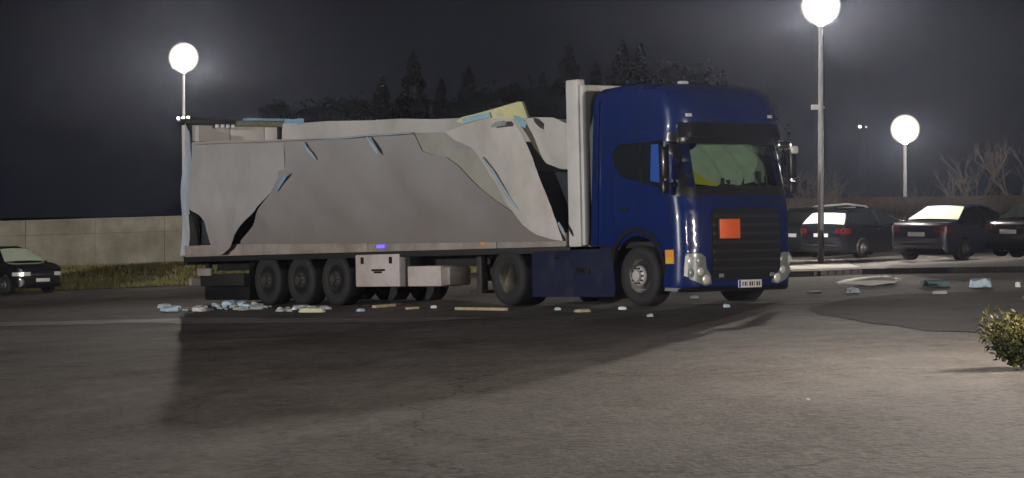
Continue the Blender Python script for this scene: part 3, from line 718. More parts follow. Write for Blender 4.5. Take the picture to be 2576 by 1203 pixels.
# boxes and tank below
tb = box('toolbox', (6.69, .0, .36), (8.2, .55, .985), M['box_white'], T, .03)
for x in (6.95, 7.92): box('latch', (x - .045, -.02, .80), (x + .045, .01, .93), M['black_plastic'], tb, .01)
box('handle', (7.28, -.025, .66), (7.72, .01, .70), M['black_plastic'], tb, .01)
box('handle_plate', (7.36, -.018, .62), (7.62, .008, .655), M['black_plastic'], tb, .005)
box('battery_box', (8.46, .0, .36), (9.55, .5, .745), M['box_white'], T, .03)
box('battery_box_end', (9.555, .01, .38), (9.82, .5, .72), M['grime_alu'], T, .03)
box('box_bracket', (8.25, .1, .36), (8.4, .5, 1.03), M['black_frame'], T)
lg = box('landing_leg', (10.15, .38, .28), (10.30, .53, 1.0), M['rim_dark'], T, .01); box('foot', (10.05, .3, .22), (10.4, .6, .28), M['rim_dark'], lg, .01)
lg = box('landing_leg', (10.15, 1.95, .28), (10.30, 2.1, 1.0), M['rim_dark'], T, .01); box('foot', (10.05, 1.85, .22), (10.4, 2.2, .28), M['rim_dark'], lg, .01)
tube('air_tank', [(9.95, .75, .6), (10.9, .75, .6)], .16, M['rim_dark'], T, 14)
bx_ = box('rail_glint', (7.55, -.075, 1.10), (7.80, -.045, 1.16), M['violet'], T, .008)  # violet light on the rail, made as a glowing strip
for x in (2.0, 10.9): box('side_reflector', (x, -.06, 1.1), (x + .12, -.045, 1.15), M['amber'], T, .005)

# ------------------------------------------------------------------ TRACTOR
K = thing('lorry_tractor', 'dark blue lorry tractor with orange plate on its black grille', 'lorry', TM)
CY = 1.25
def xf(z):
    return float(np.interp(z, [.2, .3, .9, 1.5, 1.88, 2.75, 3.0, 3.3, 3.5, 3.6, 3.66, 3.7], [16.30, 16.42, 16.46, 16.44, 16.38, 16.17, 16.24, 16.20, 16.10, 15.98, 15.75, 15.3]))
def zt(x): return float(np.interp(x, [13.9, 14.2, 15.1, 15.6, 15.9, 16.2, 16.4], [3.66, 3.69, 3.73, 3.72, 3.66, 3.40, 3.0]))
def hwc(x, z):
    h = 1.25
    rf = .34 if z < 3 else .36
    d = xf(z) - x
    if d < rf: h -= rf - math.sqrt(max(0, rf * rf - (rf - max(0, d)) ** 2))
    rt = .15; d = zt(x) - z
    if d < rt: h -= (rt - math.sqrt(max(0, rt * rt - (rt - max(0, d)) ** 2))) * .8
    h -= .05 * max(0, (z - 1.9) / 1.7)
    if x < 14.25 and z > 1.2: h -= .02
    return max(.2, h)
arch = []
for k in range(15):
    a = math.radians(180 - 12 * 0 - 180 * k / 14); 
    arch.append((15.25 + .66 * math.cos(a), .52 + .66 * math.sin(a)))
arch = [p for p in arch]
body = [(14.05, 1.02)] + [(14.62, 1.02)] + [p for p in arch if p[0] > 14.8 or p[1] > 1.02][0:0]
ang0 = math.asin((1.02 - .52) / .66)
arch = [(15.25 - .66 * math.cos(a), .52 + .66 * math.sin(a)) for a in np.linspace(ang0, math.pi + .25, 16)]
body = [(14.05, 1.02)] + arch + [(15.97, .27), (16.28, .24), (xf(.32), .32)] + [(xf(z), z) for z in (.6, .9, 1.2, 1.5, 1.7, 1.88, 2.1, 2.3, 2.5, 2.75, 2.85, 3.0, 3.15, 3.3, 3.4, 3.5, 3.56, 3.6)] + [(15.85, 3.67), (15.6, 3.71), (15.1, 3.73), (14.6, 3.71), (14.22, 3.69), (14.12, 3.5), (14.08, 3.0)]
shell('cab_body', body, hwc, CY, M['blue_paint'], K, .085, skip=lambda x, z: (x > 16 and 1.93 < z < 2.73))
def front(y, z, d, off=0.):    # point on the front face, y across
    hy = abs(y - CY); rf = .34 if z < 3 else .36; H = 1.25 - .05 * max(0, (z - 1.9) / 1.7)
    e = hy - (H - rf); x = xf(z)
    if e > 0: x -= rf - math.sqrt(max(0, rf * rf - e * e))
    return (x + off - d, y, z)
def sidep(x, z, d, off=0.): return (x, CY - hwc(x, z) - off + d, z)
def fpatch(name, poly, m, off=.012, thick=.03, g=.1, parent=None): return sheet(name, poly, lambda y, z, d: front(y, z, d, off), m, parent or K, g, thick)
def spatch(name, poly, m, off=.01, thick=.02, g=.09, parent=None): return sheet(name, poly, lambda x, z, d: sidep(x, z, d, off), m, parent or K, g, thick)
# windscreen, black band, visor
fpatch('windscreen', [(.17, 1.95), (2.33, 1.95), (2.30, 2.70), (.20, 2.70)], M['glass'], .004, .006)
fpatch('screen_surround', [(.03, 2.70), (.25, 2.68), (2.25, 2.68), (2.47, 2.70), (2.44, 2.86), (.06, 2.86)], M['black_gloss'], .014, .03)
fpatch('wiper_panel', [(.03, 1.80), (2.47, 1.80), (2.46, 1.96), (.04, 1.96)], M['black_plastic'], .012, .03)
fpatch('a_pillar', [(.0, 1.9), (.17, 1.95), (.20, 2.72), (.03, 2.72)], M['black_gloss'], .012, .03)
fpatch('a_pillar', [(2.33, 1.95), (2.5, 1.9), (2.46, 2.72), (2.30, 2.72)], M['black_gloss'], .012, .03)
vz = sheet('sun_visor', [(.12, 2.78), (2.38, 2.78), (2.36, 3.02), (.14, 3.02)], lambda y, z, d: (front(y, z, 0)[0] + .07 + .10 * (3.02 - z) / .24 - d, y, z), M['black_gloss'], K, .1, .02)
for y0, y1 in ((.45, 1.15), (1.3, 2.0)):
    tube('wiper', [(front(y0, 1.88, 0)[0] + .03, y0, 1.88), (front(y1, 1.99, 0)[0] + .02, y1, 1.99)], .012, M['black_plastic'], K, 6)
# interior
box('dashboard', (15.55, .12, 1.5), (16.25, 2.38, 1.98), M['black_plastic'], K, .06)
for k, (yy, h) in enumerate(((.95, .19), (1.12, .12), (1.45, .22), (1.56, .14), (1.95, .24), (.6, .07), (2.12, .16), (1.25, .09))):
    box('dashboard_item', (16.05, yy, 1.97), (16.13, yy + .07, 1.99 + h), M['black_plastic'], K, .015)
tube('steering_wheel', [(15.75 + .12 * math.sin(a), 1.85 + .24 * math.cos(a), 2.03 + .2 * math.sin(a)) for a in np.linspace(0, 2 * math.pi, 25)], .018, M['black_plastic'], K, 6)
box('cab_rear_wall', (14.2, .1, 1.4), (14.26, 2.4, 3.3), M['dark_cloth'], K)
box('cab_ceiling', (14.3, .12, 2.82), (16.0, 2.38, 2.86), M['dark_cloth'], K)
def drape(x0): return lambda y, z, d: (x0 - .0 - .22 * (z - 1.9) + .05 * math.sin(y * 11 + 2.5 * math.sin(z * 5)) + .10 * fbm(y * 2.5, z * 4) - d, y, z)  # deep folds also imitate wavy reflections in the windscreen
sheet('screen_curtain', [(.40, 1.98), (.62, 2.00), (1.0, 1.98), (1.15, 2.02), (1.5, 1.99), (1.85, 2.05), (1.95, 2.3), (2.0, 2.68), (1.75, 2.72), (.85, 2.74), (.62, 2.62), (.32, 2.46), (.22, 2.2)], drape(16.16), M['curtain'], K, .05, .01)
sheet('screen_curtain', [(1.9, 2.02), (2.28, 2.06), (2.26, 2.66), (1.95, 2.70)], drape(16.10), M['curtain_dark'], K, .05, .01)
sheet('yellow_cloth', [(.22, 2.08), (.5, 2.0), (.9, 1.97), (1.0, 2.01), (.7, 2.09), (.45, 2.22), (.24, 2.26)], lambda y, z, d: (16.25 - .2 * (z - 1.9) + .02 * math.sin(y * 14) - d, y, z), M['yellow_cloth'], K, .05, .01)
for sx in (1.0, 1.95): box('seat', (14.9, sx - .4, 1.3), (15.3, sx + .2, 2.45), M['dark_cloth'], K, .08)
# front grille
gp = fpatch('grille', [(.60, .42), (2.0, .42), (2.10, .60), (2.12, 1.50), (2.02, 1.60), (.66, 1.60), (.58, 1.50), (.55, .60)], M['black_plastic'], .010, .03)
for k in range(7):
    z = .58 + k * .145
    bm = bmesh.new(); w0 = .62 if k < 6 else .68
    for a in (0, 1):
        pass
    s_ = sheet('slat', [(w0, z), (2.06, z), (2.06, z + .045), (w0, z + .045)], lambda y, z_, d: front(y, z_, d, .045), M['grille_slat'], gp, .2, .04)
# orange plate
pl = box('hazard_plate', (0, 0, 0), (.012, .44, .32), M['orange'], K, .004); pl.location = (xf(1.26) + .06, .72, 1.10)
box('plate_frame', (-.012, -.015, -.015), (-.002, .455, .335), M['black_plastic'], pl, .003)
# hood line + lower bumper
fpatch('hood_seam', [(.3, 1.715), (2.2, 1.715), (2.2, 1.73), (.3, 1.73)], M['black_plastic'], .004, .02)
fpatch('bumper_lip', [(.05, .23), (2.45, .23), (2.45, .30), (.05, .30)], M['black_plastic'], .03, .06)
np_ = box('number_plate', (0, 0, 0), (.01, .52, .13), M['plate'], K, .004); np_.location = (xf(.34) + .035, 1.14, .28)
box('plate_band', (.0105, .005, .005), (.013, .055, .125), M['plate_blue'], np_, .001)
for k, w in enumerate((.035, .045, .015, .045, .04, .02, .045, .04)):
    box('plate_mark', (.0105, .085 + k * .052, .03), (.0125, .085 + k * .052 + w * .8, .10), M['ink'], np_, .001)
# headlamps
def headlamp(s):
    Y = lambda y: y if s < 0 else 2.5 - y
    def P(pl_): 
        q = [(Y(a), b) for a, b in pl_]
        return q if s < 0 else q[::-1]
    h = fpatch('headlight', P([(.10, .86), (.34, .86), (.44, .80), (.46, .62), (.56, .50), (.58, .36), (.44, .33), (.16, .44), (.08, .6)]), M['lamp_clear'], .008, .03, .07)
    for (y, z, r, m) in ((.17, .74, .075, 'lamp_white'), (.33, .74, .085, 'lamp_clear'), (.19, .55, .075, 'lamp_clear'), (.34, .57, .07, 'lamp_white'), (.46, .44, .085, 'lamp_white')):
        bm = bmesh.new(); bmesh.ops.create_uvsphere(bm, u_segments=16, v_segments=10, radius=r)
        f = front(Y(y), z, 0, .0)
        for v in bm.verts: v.co = Vector((f[0] + v.co.x * .28, f[1] + v.co.y, f[2] + v.co.z))
        frombm('lamp_bowl', bm, M[m], h)
    fpatch('daylight_strip', P([(.09, .82), (.13, .84), (.12, .48), (.08, .50)]), M['lamp_white'], .016, .01, .1, h)
headlamp(-1); headlamp(1)
for y in (.72, 1.85): 
    fpatch('fog_lamp', [(y, .46), (y + .09, .46), (y + .09, .52), (y, .52)], M['lamp_clear'], .05, .02, .1)
# side indicator (two lenses)
ind = spatch('side_indicator', [(15.98, .70), (16.17, .70), (16.17, .93), (15.98, .93)], M['amber'], .02, .03)
spatch('lens', [(16.0, .71), (16.15, .71), (16.15, .80), (16.0, .80)], M['amber2'], .028, .01, parent=ind)
# side glass, door lines
sg = spatch('side_window', [(14.78, 2.72), (14.60, 2.58), (14.68, 2.36), (14.88, 2.16), (15.4, 2.06), (15.98, 1.93), (16.08, 2.0), (16.03, 2.66), (15.9, 2.74)], M['dark_glass'], .006, .02)
spatch('window_frame', [(15.32, 2.06), (15.38, 2.05), (15.38, 2.74), (15.32, 2.74)], M['black_plastic'], .014, .01, parent=sg)
wb = spatch('window_reflection', [(15.62, 2.08), (15.86, 2.04), (15.82, 2.68), (15.64, 2.68)], mat('blue_reflection_strip', (.03, .10, .45), .3, coat=.5), .010, .008, parent=sg)  # blue reflection in the side glass, put in as a coloured strip
for x0_, z0_, x1_, z1_ in ((14.05, 2.90, 16.0, 2.90), (14.64, 1.30, 16.12, 1.12), (14.06, 1.30, 14.60, 1.30)):
    spatch('panel_seam', [(x0_, z0_), (x1_, z1_), (x1_, z1_ + .014), (x0_, z0_ + .014)], M['black_plastic'], .003, .01)
fpatch('panel_seam', [(.02, 1.02), (.5, 1.02), (.5, 1.034), (.02, 1.034)], M['black_plastic'], .003, .01)
fpatch('panel_seam', [(2.15, 1.02), (2.48, 1.02), (2.48, 1.034), (2.15, 1.034)], M['black_plastic'], .003, .01)
spatch('arch_trim', [(14.56, .95), (14.60, .75), (14.66, .75), (14.70, .95), (14.85, 1.12), (15.05, 1.22), (15.25, 1.25), (15.45, 1.22), (15.66, 1.12), (15.82, .95), (15.90, .75), (15.94, .50), (15.99, .50), (15.96, .78), (15.88, .98), (15.70, 1.18), (15.48, 1.28), (15.25, 1.31), (15.02, 1.28), (14.80, 1.18), (14.64, 1.02)], M['black_plastic'], .03, .03)
for line in ([(14.62, 1.10), (14.63, 2.75)], [(16.12, 1.1), (16.10, 1.85)], ):
    (xa, za), (xb, zb) = line
    spatch('door_seam', [(xa, za), (xa + .014, za), (xb + .014, zb), (xb, zb)], M['black_plastic'], .003, .01)
spatch('door_handle', [(14.82, 1.62), (15.05, 1.60), (15.05, 1.65), (14.82, 1.67)], M['black_plastic'], .035, .03)
spatch('air_deflector', [(14.04, 1.05), (14.22, 1.05), (14.30, 3.50), (14.12, 3.50)], M['blue_paint'], .03, .03)
spatch('step_trim', [(15.93, .26), (16.28, .24), (16.28, .30), (15.95, .31)], M['lamp_clear'], .012, .02)
sh = []
bm = bmesh.new()    # wheel arch liner
for k in range(19):
    a = math.radians(-10 + 200 * k / 18)
    for yy in (.02, .5): bm.verts.new((15.25 + .655 * math.cos(a), yy, .52 + .655 * math.sin(a)))
bm.verts.ensure_lookup_table()
for k in range(18): bm.faces.new([bm.verts[i] for i in (2 * k, 2 * k + 1, 2 * k + 3, 2 * k + 2)])
bmesh.ops.solidify(bm, geom=bm.faces[:], thickness=.02); frombm('wheel_arch', bm, M['black_plastic'], K)
# mirrors
for s in (-1, 1):
    yb = -.03 if s < 0 else 2.53; yo = yb + s * .22
    mr = box('mirror', (16.12, min(yb + s * .06, yo), 2.10), (16.24, max(yb + s * .06, yo), 2.62), M['black_gloss'], K, .04)
    tube('mirror_arm', [(16.15, 1.25 + s * 1.12, 2.68), (16.18, yb + s * .12, 2.70), (16.18, yb + s * .12, 2.05), (16.15, 1.25 + s * 1.15, 1.98)], .022, M['black_plastic'] if s < 0 else M['chrome'], mr, 8)
    box('lower_mirror', (16.13, min(yb + s * .06, yo), 1.84), (16.23, max(yb + s * .06, yo), 2.06), M['black_gloss'], mr, .03)
    if s > 0: box('mirror_glint', (16.10, yo - .14, 2.52), (16.27, yo + .02, 2.66), M['white_panel'], mr, .04)  # white block standing in for the glint on the far mirror
fm = box('front_mirror', (16.36, 2.15, 2.60), (16.44, 2.42, 2.72), M['chrome'], K, .03)
# roof beacon/antenna
box('roof_unit', (15.20, .98, 3.73), (15.32, 1.16, 3.79), M['white_panel'], K, .03)
0 and box('roof_hatch', (14.9, .9, 3.72), (15.6, 1.7, 3.76), M['white_panel'], K, .02)
# roof marker lights
for y in (.35, 2.15): fpatch('marker_light', [(y - .05, 3.12), (y + .05, 3.12), (y + .05, 3.17), (y - .05, 3.17)], M['lamp_white'], .02, .03, .1)
# chassis, skirt, wheels
sk = sheet('side_skirt', [(12.28, .16), (14.56, .16), (14.60, .30), (14.58, .98), (12.34, .96)], lambda x, z, d: (x, .02 + .02 * math.cos(z * 3) + d, z), M['blue_skirt'], K, .15, .04)
box('skirt_step', (13.6, -.008, .56), (13.95, .02, .66), M['black_plastic'], sk, .005)
box('skirt_vent', (13.0, -.012, .80), (13.2, .018, .86), M['black_plastic'], sk, .005)
box('fuel_tank', (12.35, .10, .32), (14.5, .75, .92), M['black_frame'], K, .05)
box('chassis_beam', (10.6, .8, .72), (15.9, .92, .98), M['black_frame'], K)
box('chassis_beam', (10.6, 1.58, .72), (15.9, 1.7, .98), M['black_frame'], K)
box('cab_floor', (14.1, .12, .98), (16.2, 2.38, 1.08), M['black_frame'], K, .02)
box('engine', (14.3, .85, .45), (16.1, 1.65, .98), M['black_frame'], K, .05)
box('bumper_back', (16.0, .2, .35), (16.2, 2.3, .9), M['black_frame'], K, .03)
box('rear_step', (10.45, .55, .75), (10.6, 1.95, .95), M['black_frame'], K)
for y, s in ((.04, -1), (2.46, 1)): wheel(K, 15.25, y, s, 'rim_pale', w=.32)
for y, s in ((.04, -1), (2.46, 1)):
    wheel(K, 11.58, y, s, 'rim_yellow', w=.60, dish='in')
tube('axle', [(11.58, .3, .51), (11.58, 2.2, .51)], .1, M['black_frame'], K); tube('axle', [(15.25, .3, .48), (15.25, 2.2, .48)], .07, M['black_frame'], K)
bm = bmesh.new()
for k in range(15):
    a = math.radians(20 + 140 * k / 14)
    for yy in (.04, .68): bm.verts.new((11.58 + .60 * math.cos(a), yy, .51 + .60 * math.sin(a) * .92))
bm.verts.ensure_lookup_table()
for k in range(14): bm.faces.new([bm.verts[i] for i in (2 * k, 2 * k + 1, 2 * k + 3, 2 * k + 2)])
bmesh.ops.solidify(bm, geom=bm.faces[:], thickness=.02); frombm('mudguard', bm, M['black_plastic'], K)
box('mud_flap', (14.52, .06, .12), (14.54, .42, .95), M['black_plastic'], K, .004)

# ------------------------------------------------------------------ CARS
CARN = 0
def car(label, loc, head, paint, style='sedan', scale=1.0, pale_panes=(), group='parked cars'):
    """local x forward, y left, z up; origin at ground under the middle"""
    h = Vector((head[0], head[1])).normalized(); x, y = loc
    z = loc_z(x, y)
    gx = (loc_z(x + h.x, y + h.y) - loc_z(x - h.x, y - h.y)) / 2
    X = Vector((h.x, h.y, gx)).normalized(); Yv = Vector((-h.y, h.x, 0)).normalized(); Z = X.cross(Yv)
    mw = Matrix(((X.x, Yv.x, Z.x, x), (X.y, Yv.y, Z.y, y), (X.z, Yv.z, Z.z, z), (0, 0, 0, 1))) @ Matrix.Scale(scale, 4)
    c = thing('parked_car', label, 'car', mw, group)
    if style == 'sedan':
        top = [(2.22, .60), (2.15, .74), (1.9, .84), (.95, .96), (.15, 1.40), (-.35, 1.45), (-.85, 1.40), (-1.50, 1.05), (-2.10, 1.00), (-2.22, .92)]
        seg_f, seg_r = ((.95, .96), (.15, 1.40)), ((-1.50, 1.05), (-.85, 1.40))
        win = [(-1.42, .98), (.82, .94), (.72, 1.02), (.10, 1.36), (-.35, 1.40), (-.85, 1.35)]
    elif style == 'estate':
        top = [(2.2, .60), (2.12, .76), (1.85, .88), (.95, .98), (.2, 1.42), (-.4, 1.50), (-1.4, 1.46), (-1.75, 1.38), (-2.12, 1.0), (-2.18, .90)]
        seg_f, seg_r = ((.95, .98), (.2, 1.42)), ((-2.10, 1.02), (-1.77, 1.36))
        win = [(-1.9, 1.02), (.82, .97), (.72, 1.04), (.15, 1.38), (-.4, 1.45), (-1.4, 1.41), (-1.72, 1.32)]
    else:
        top = [(2.02, .60), (1.95, .80), (1.6, .95), (1.05, 1.04), (.35, 1.48), (-.3, 1.58), (-1.3, 1.54), (-1.6, 1.45), (-1.95, 1.05), (-2.0, .90)]
        seg_f, seg_r = ((1.05, 1.04), (.35, 1.48)), ((-1.93, 1.07), (-1.62, 1.43))
        win = [(-1.75, 1.06), (.92, 1.03), (.82, 1.10), (.28, 1.44), (-.3, 1.52), (-1.3, 1.49), (-1.58, 1.38)]
    xF, xR = top[0][0], top[-1][0]; wf, wr = xF - .88, xR + .86; r = .34
    def ar(cx): return [(cx + r * math.cos(a), .31 + r * math.sin(a)) for a in np.linspace(math.radians(-15), math.radians(195), 12)]
    # outline, counter-clockwise from bottom rear
    poly = [(xR + .02, .35), (xR + .12, .24)] + ar(wr)[::-1] + ar(wf)[::-1] + [(xF - .15, .20), (xF - .02, .30)] + top + [(xR - .02, .6)]
    zt_ = lambda q: float(np.interp(q, [p[0] for p in top][::-1], [p[1] for p in top][::-1]))
    def hw(px, pz):
        w = .88 - .03 * max(0, .5 - pz)
        for d, rr in ((xF - px, .45), (px - xR, .32)):
            d = max(0, d)
            if d < rr: w -= (rr - math.sqrt(max(0, rr * rr - (rr - d) ** 2))) * (.55 if pz < .95 else .3)
        if pz > .93: w -= .30 * min(1, (pz - .93) / .5) ** 1.15
        d = zt_(px) - pz
        if 0 <= d < .07: w -= (.07 - math.sqrt(max(0, .0049 - (.07 - d) ** 2))) * .8
        return w
    b = shell('body', poly, hw, 0, paint, c, .10, ang=30)
    for s in (-1, 1):
        wn_ = sheet('side_window', win, lambda px, pz, d, s=s: (px, s * (hw(px, pz) + .006 - d), pz), M['dark_glass'], c, .10, .01)
        sheet('pillar', [(-.42, .99), (-.34, .99), (-.36, 1.40), (-.42, 1.40)], lambda px, pz, d, s=s: (px, s * (hw(px, pz) + .012 - d), pz), M['black_plastic'], c, .1, .006)
        sheet('door_handle', [(-.62, .86), (-.46, .86), (-.46, .89), (-.62, .89)], lambda px, pz, d, s=s: (px, s * (hw(px, pz) + .03 - d), pz), M['chrome'], c, .2, .02)
        sheet('door_handle', [(.28, .84), (.44, .84), (.44, .87), (.28, .87)], lambda px, pz, d, s=s: (px, s * (hw(px, pz) + .03 - d), pz), M['chrome'], c, .2, .02)
        sheet('window_trim', [(-1.35, .945), (.75, .915), (.75, .93), (-1.35, .965)], lambda px, pz, d, s=s: (px, s * (hw(px, pz) + .010 - d), pz), M['chrome'], c, .15, .006)
        mr = box('mirror', (.62, min(s * .90, s * 1.05), .95), (.78, max(s * .90, s * 1.05), 1.08), paint, c, .03)
        # lights wrap round the corners
        def corner(name, xa, xb, za, zb, ya, m, end):
            bm = bmesh.new(); n = 6; rows = []
            for k in range(n + 1):
                if k <= 3: px = xa + (xb - xa) * k / 3; py = hw(px, (za + zb) / 2) + .012
                else: px = xb + (.012 if end > 0 else -.012); py = hw(xb, (za + zb) / 2) + .012 - (hw(xb, (za + zb) / 2) - ya) * (k - 3) / 3
                rows.append([bm.verts.new((px + (.0), s * py, z_)) for z_ in (za, zb)])
            for k in range(n): bm.faces.new((rows[k][0], rows[k + 1][0], rows[k + 1][1], rows[k][1]))
            bmesh.ops.recalc_face_normals(bm, faces=bm.faces)
            bmesh.ops.solidify(bm, geom=bm.faces[:], thickness=.015)
            frombm(name, bm, m, c)
        corner('taillight', xR + .28, xR - .005, .76, .92, .52, M['red_lens'], -1)
        corner('headlight', xF - .42, xF - .012, .58, .70, .45, M['lamp_white'], 1)
        for wx in (wf, wr):
            wheel(c, wx, s * .885, s, 'rim_pale', r=.315, w=.21, mrim=M['rim_car'])
        bm = bmesh.new()
    # glass at both ends
    for nm, (p0, p1) in (('windscreen', seg_f), ('rear_window', seg_r)):
        def gm(a, t, d, p0=p0, p1=p1):
            px = p0[0] + (p1[0] - p0[0]) * t; pz = p0[1] + (p1[1] - p0[1]) * t
            nx_, nz_ = (p1[1] - p0[1]), -(p1[0] - p0[0]); L_ = math.hypot(nx_, nz_); nx_ /= L_; nz_ /= L_
            if nz_ < 0: nx_, nz_ = -nx_, -nz_
            hh = (hw(px, pz - .03) - .05) ; o = .014 + .03 * (1 - a * a) - d
            return (px + nx_ * o, a * hh, pz + nz_ * o)
        sheet(nm, [(-1, .04), (1, .04), (1, .97), (-1, .97)], gm, M['pale_glass'] if nm in pale_panes else M['car_glass'], c, .16, .008)
    # number plates and grille
    box('number_plate', (xR - .045, -.26, .66), (xR - .028, .26, .77), M['plate'], c, .004)
    box('bumper_strip', (xR - .03, -.55, .42), (xR - .012, .55, .48), M['chrome'] if style == 'estate' else M['black_plastic'], c, .004)
    box('number_plate', (xF + .012, -.26, .38), (xF + .026, .26, .49), M['plate'], c, .004)
    box('grille', (xF - .01, -.40, .54), (xF + .012, .40, .64), M['black_plastic'], c, .01)
    box('underbody', (xR + .3, -.7, .18), (xF - .3, .7, .4), M['black_frame'], c, .03)
    return c
M['car_glass'] = mat('car_screen_glass', (.012, .018, .014), .22, spec=1.0, coat=.6)
M['pale_glass'] = mat('pale_car_glass', (.72, .86, .66), .55, coat=.3, var=.15, scale=2)  # pale colour stands in for lamp light reflected in the screens
M['rim_car'] = mat('car_alloy', (.35, .35, .36), .35, metal=.7)
def loc_z(x, y):
    # pavement level where the pavement is, else ground
    if x > 5 and y > 60: return gz(x, y) + .125
    return gz(x, y)
def put(U, Y, head, back, right, **k):
    """place so that the rear right bottom corner stands at photo column U, distance Y"""
    h = Vector(head).normalized(); rn = Vector((h.y, -h.x)); p = Vector(((U - CU) / F_PX * Y, Y))
    return p + h * back - rn * right
hd = (.68, .73)
c2 = put(2381, 65.5, hd, 2.2, .88)
car('dark blue saloon, nearest of the parked cars, with bright rear window and tall antenna-free roof'.replace(' and tall antenna-free roof', ''), c2, hd, carpaint('navy_paint', (.010, .012, .035)), 'sedan', pale_panes=('rear_window',))
c1 = put(2127, 75.5, hd, 2.2, .88)
car('black estate car between the lamp post and the nearest saloon', c1, hd, carpaint('black_paint', (.007, .009, .016)), 'estate', pale_panes=('rear_window',))
c0 = put(2035, 81.5, hd, 2.2, .88)
car('dark green car mostly hidden behind the right edge of the cab', c0, hd, carpaint('dark_green_paint', (.006, .011, .010)), 'hatch')
car('silver car whose pale roof shows above the black estate', (.1345 * 88.5 - .2, 88.2), (.98, .2), carpaint('silver_paint', (.55, .55, .55)), 'hatch', 1.08)
car('white car whose roof shows beside the cab, behind the dark green one', (.1135 * 88.5, 86.4), (.98, .2), carpaint('white_paint', (.7, .7, .7)), 'hatch')
car('black car cut off by the right edge of the photo', put(2590, 65, hd, 2.2, .88) + Vector((.3, .6)), hd, carpaint('black_paint_edge', (.005, .005, .007)), 'sedan', .95)
# left car: front faces right and towards the camera
hl = Vector((.70, -.71)); pf = gpix(120, 738)
cl = Vector((pf.x, pf.y)) - hl * 1.95 + Vector((-.2, .25))
car('black hatchback by the grass bank, at the left edge of the photo', cl, hl, carpaint('black_paint_left', (.006, .006, .009)), 'hatch', .97, pale_panes=('windscreen',))

# ------------------------------------------------------------------ shrub at the right
sb = gpix(2574, 925)
t = thing('low_shrub', 'low yellow-green shrub on the asphalt at the right edge of the photo', 'shrub', Matrix.Translation(sb))
rr = np.random.default_rng(11); V = []; Fc = []; V2 = []; F2 = []; bm = bmesh.new()
for i in range(95):
    a = rr.uniform(0, 6.28); d = Vector((math.cos(a) * rr.uniform(.2, .9), math.sin(a) * rr.uniform(.2, .8), rr.uniform(.5, 1.1))).normalized(); L_ = rr.uniform(.20, .44)
    tube_bm(bm, [(0, 0, 0), d * L_ * .5 + Vector((0, 0, .03)), d * L_], [.008, .006, .003], 4, False)
    for k in range(46):
        s = rr.uniform(.25, 1.0); q = np.array(d * L_ * s) + rr.normal(0, .028, 3); q[2] = max(.02, q[2])
        A = np.array(d) * .5 + rr.normal(0, .6, 3); A /= np.linalg.norm(A); B = np.cross(A, rr.normal(0, 1, 3)); B /= np.linalg.norm(B); l_ = rr.uniform(.014, .03); w = l_ * .35
        VV, FF = (V2, F2) if (q[2] < .17 and rr.random() < .75) or rr.random() < .35 else (V, Fc)
        n0 = len(VV); VV += [tuple(q - A * l_), tuple(q + B * w), tuple(q + A * l_), tuple(q - B * w)]; FF.append((n0, n0 + 1, n0 + 2, n0 + 3))
frombm('branches', bm, M['bark'], t); mk('crown', V, Fc, M['shrub'], t); mk('lower_leaves', V2, F2, M['shrub_dark'], t)

# ------------------------------------------------------------------ debris
def frag(name, label, cat, U, V_, w, h, dep, m, rot=0, group=None, seed=0, jag=.25):
    p = gpix(U, V_); rr = random.Random(seed + int(U)); bm = bmesh.new()
    n = 9; top = []; bot = []
    for k in range(n):
        a = 2 * math.pi * k / n; r_ = 1 + rr.uniform(-jag, jag); ca, sa = math.cos(a), math.sin(a)
        ca = math.copysign(abs(ca) ** .6, ca); sa = math.copysign(abs(sa) ** .6, sa)
        x, y = ca * w / 2 * r_, sa * dep / 2 * r_
        bot.append(bm.verts.new((x, y, 0.0))); top.append(bm.verts.new((x * .85, y * .85, h * rr.uniform(.6, 1.0))))
    ct = bm.verts.new((w * rr.uniform(-.15, .15), 0, h * 1.05))
    for k in range(n):
        bm.faces.new((bot[k], bot[(k + 1) % n], top[(k + 1) % n], top[k])); bm.faces.new((top[k], top[(k + 1) % n], ct))
    bm.faces.new(bot[::-1])
    o = frombm(name, bm, m, None, True, 25); o.location = (p.x, p.y, p.z + .012); o.rotation_euler = (0, 0, rot)
    return tag(o, label, cat, group)
M['d_blue'] = mat('pale_blue_plastic', (.42, .55, .66), .5, var=.15, scale=9)
M['d_white'] = mat('white_plastic', (.72, .72, .70), .5, var=.1, scale=9)
M['d_yellow'] = mat('pale_yellow_plastic', (.62, .64, .42), .6, var=.1, scale=9)
M['d_grey'] = mat('grey_plastic', (.36, .38, .38), .6, var=.2, scale=9)
M['d_green'] = mat('teal_plastic', (.12, .25, .26), .6, var=.2, scale=9)
M['timber'] = mat('pale_timber', (.46, .38, .24), .8, var=.2, scale=6)
G = 'plastic shards strewn along the trailer'
sh_lab = 'small pale blue plastic shard in the heap under the rear of the trailer'
for i, (U, V_, w, h) in enumerate(((500, 778, .16, .07), (516, 777, .12, .05), (540, 775, .16, .09), (553, 776, .12, .07), (570, 774, .26, .13), (583, 772, .13, .12), (592, 777, .20, .09), (610, 776, .24, .14), (623, 778, .20, .10), (640, 776, .18, .12), (654, 775, .16, .08), (668, 777, .12, .05), (605, 781, .34, .07))):
    frag('plastic_shard', sh_lab, 'shard', U, V_, w, h, w * .8, M['d_blue'] if i % 3 else M['d_grey'], i * .7, G, i)
frag('plastic_shard', 'pale blue plastic piece lying just left of the trailer rear', 'shard', 433, 784, .42, .10, .4, M['d_blue'], .3, seed=3)
frag('plastic_slab', 'pale yellow plastic slab on the asphalt beside the rear wheels', 'slab', 785, 787, .50, .09, .35, M['d_yellow'], .1, seed=4, jag=.1)
lab3 = 'small torn plastic scrap in the heap under the rear of the trailer'
rq = random.Random(5)
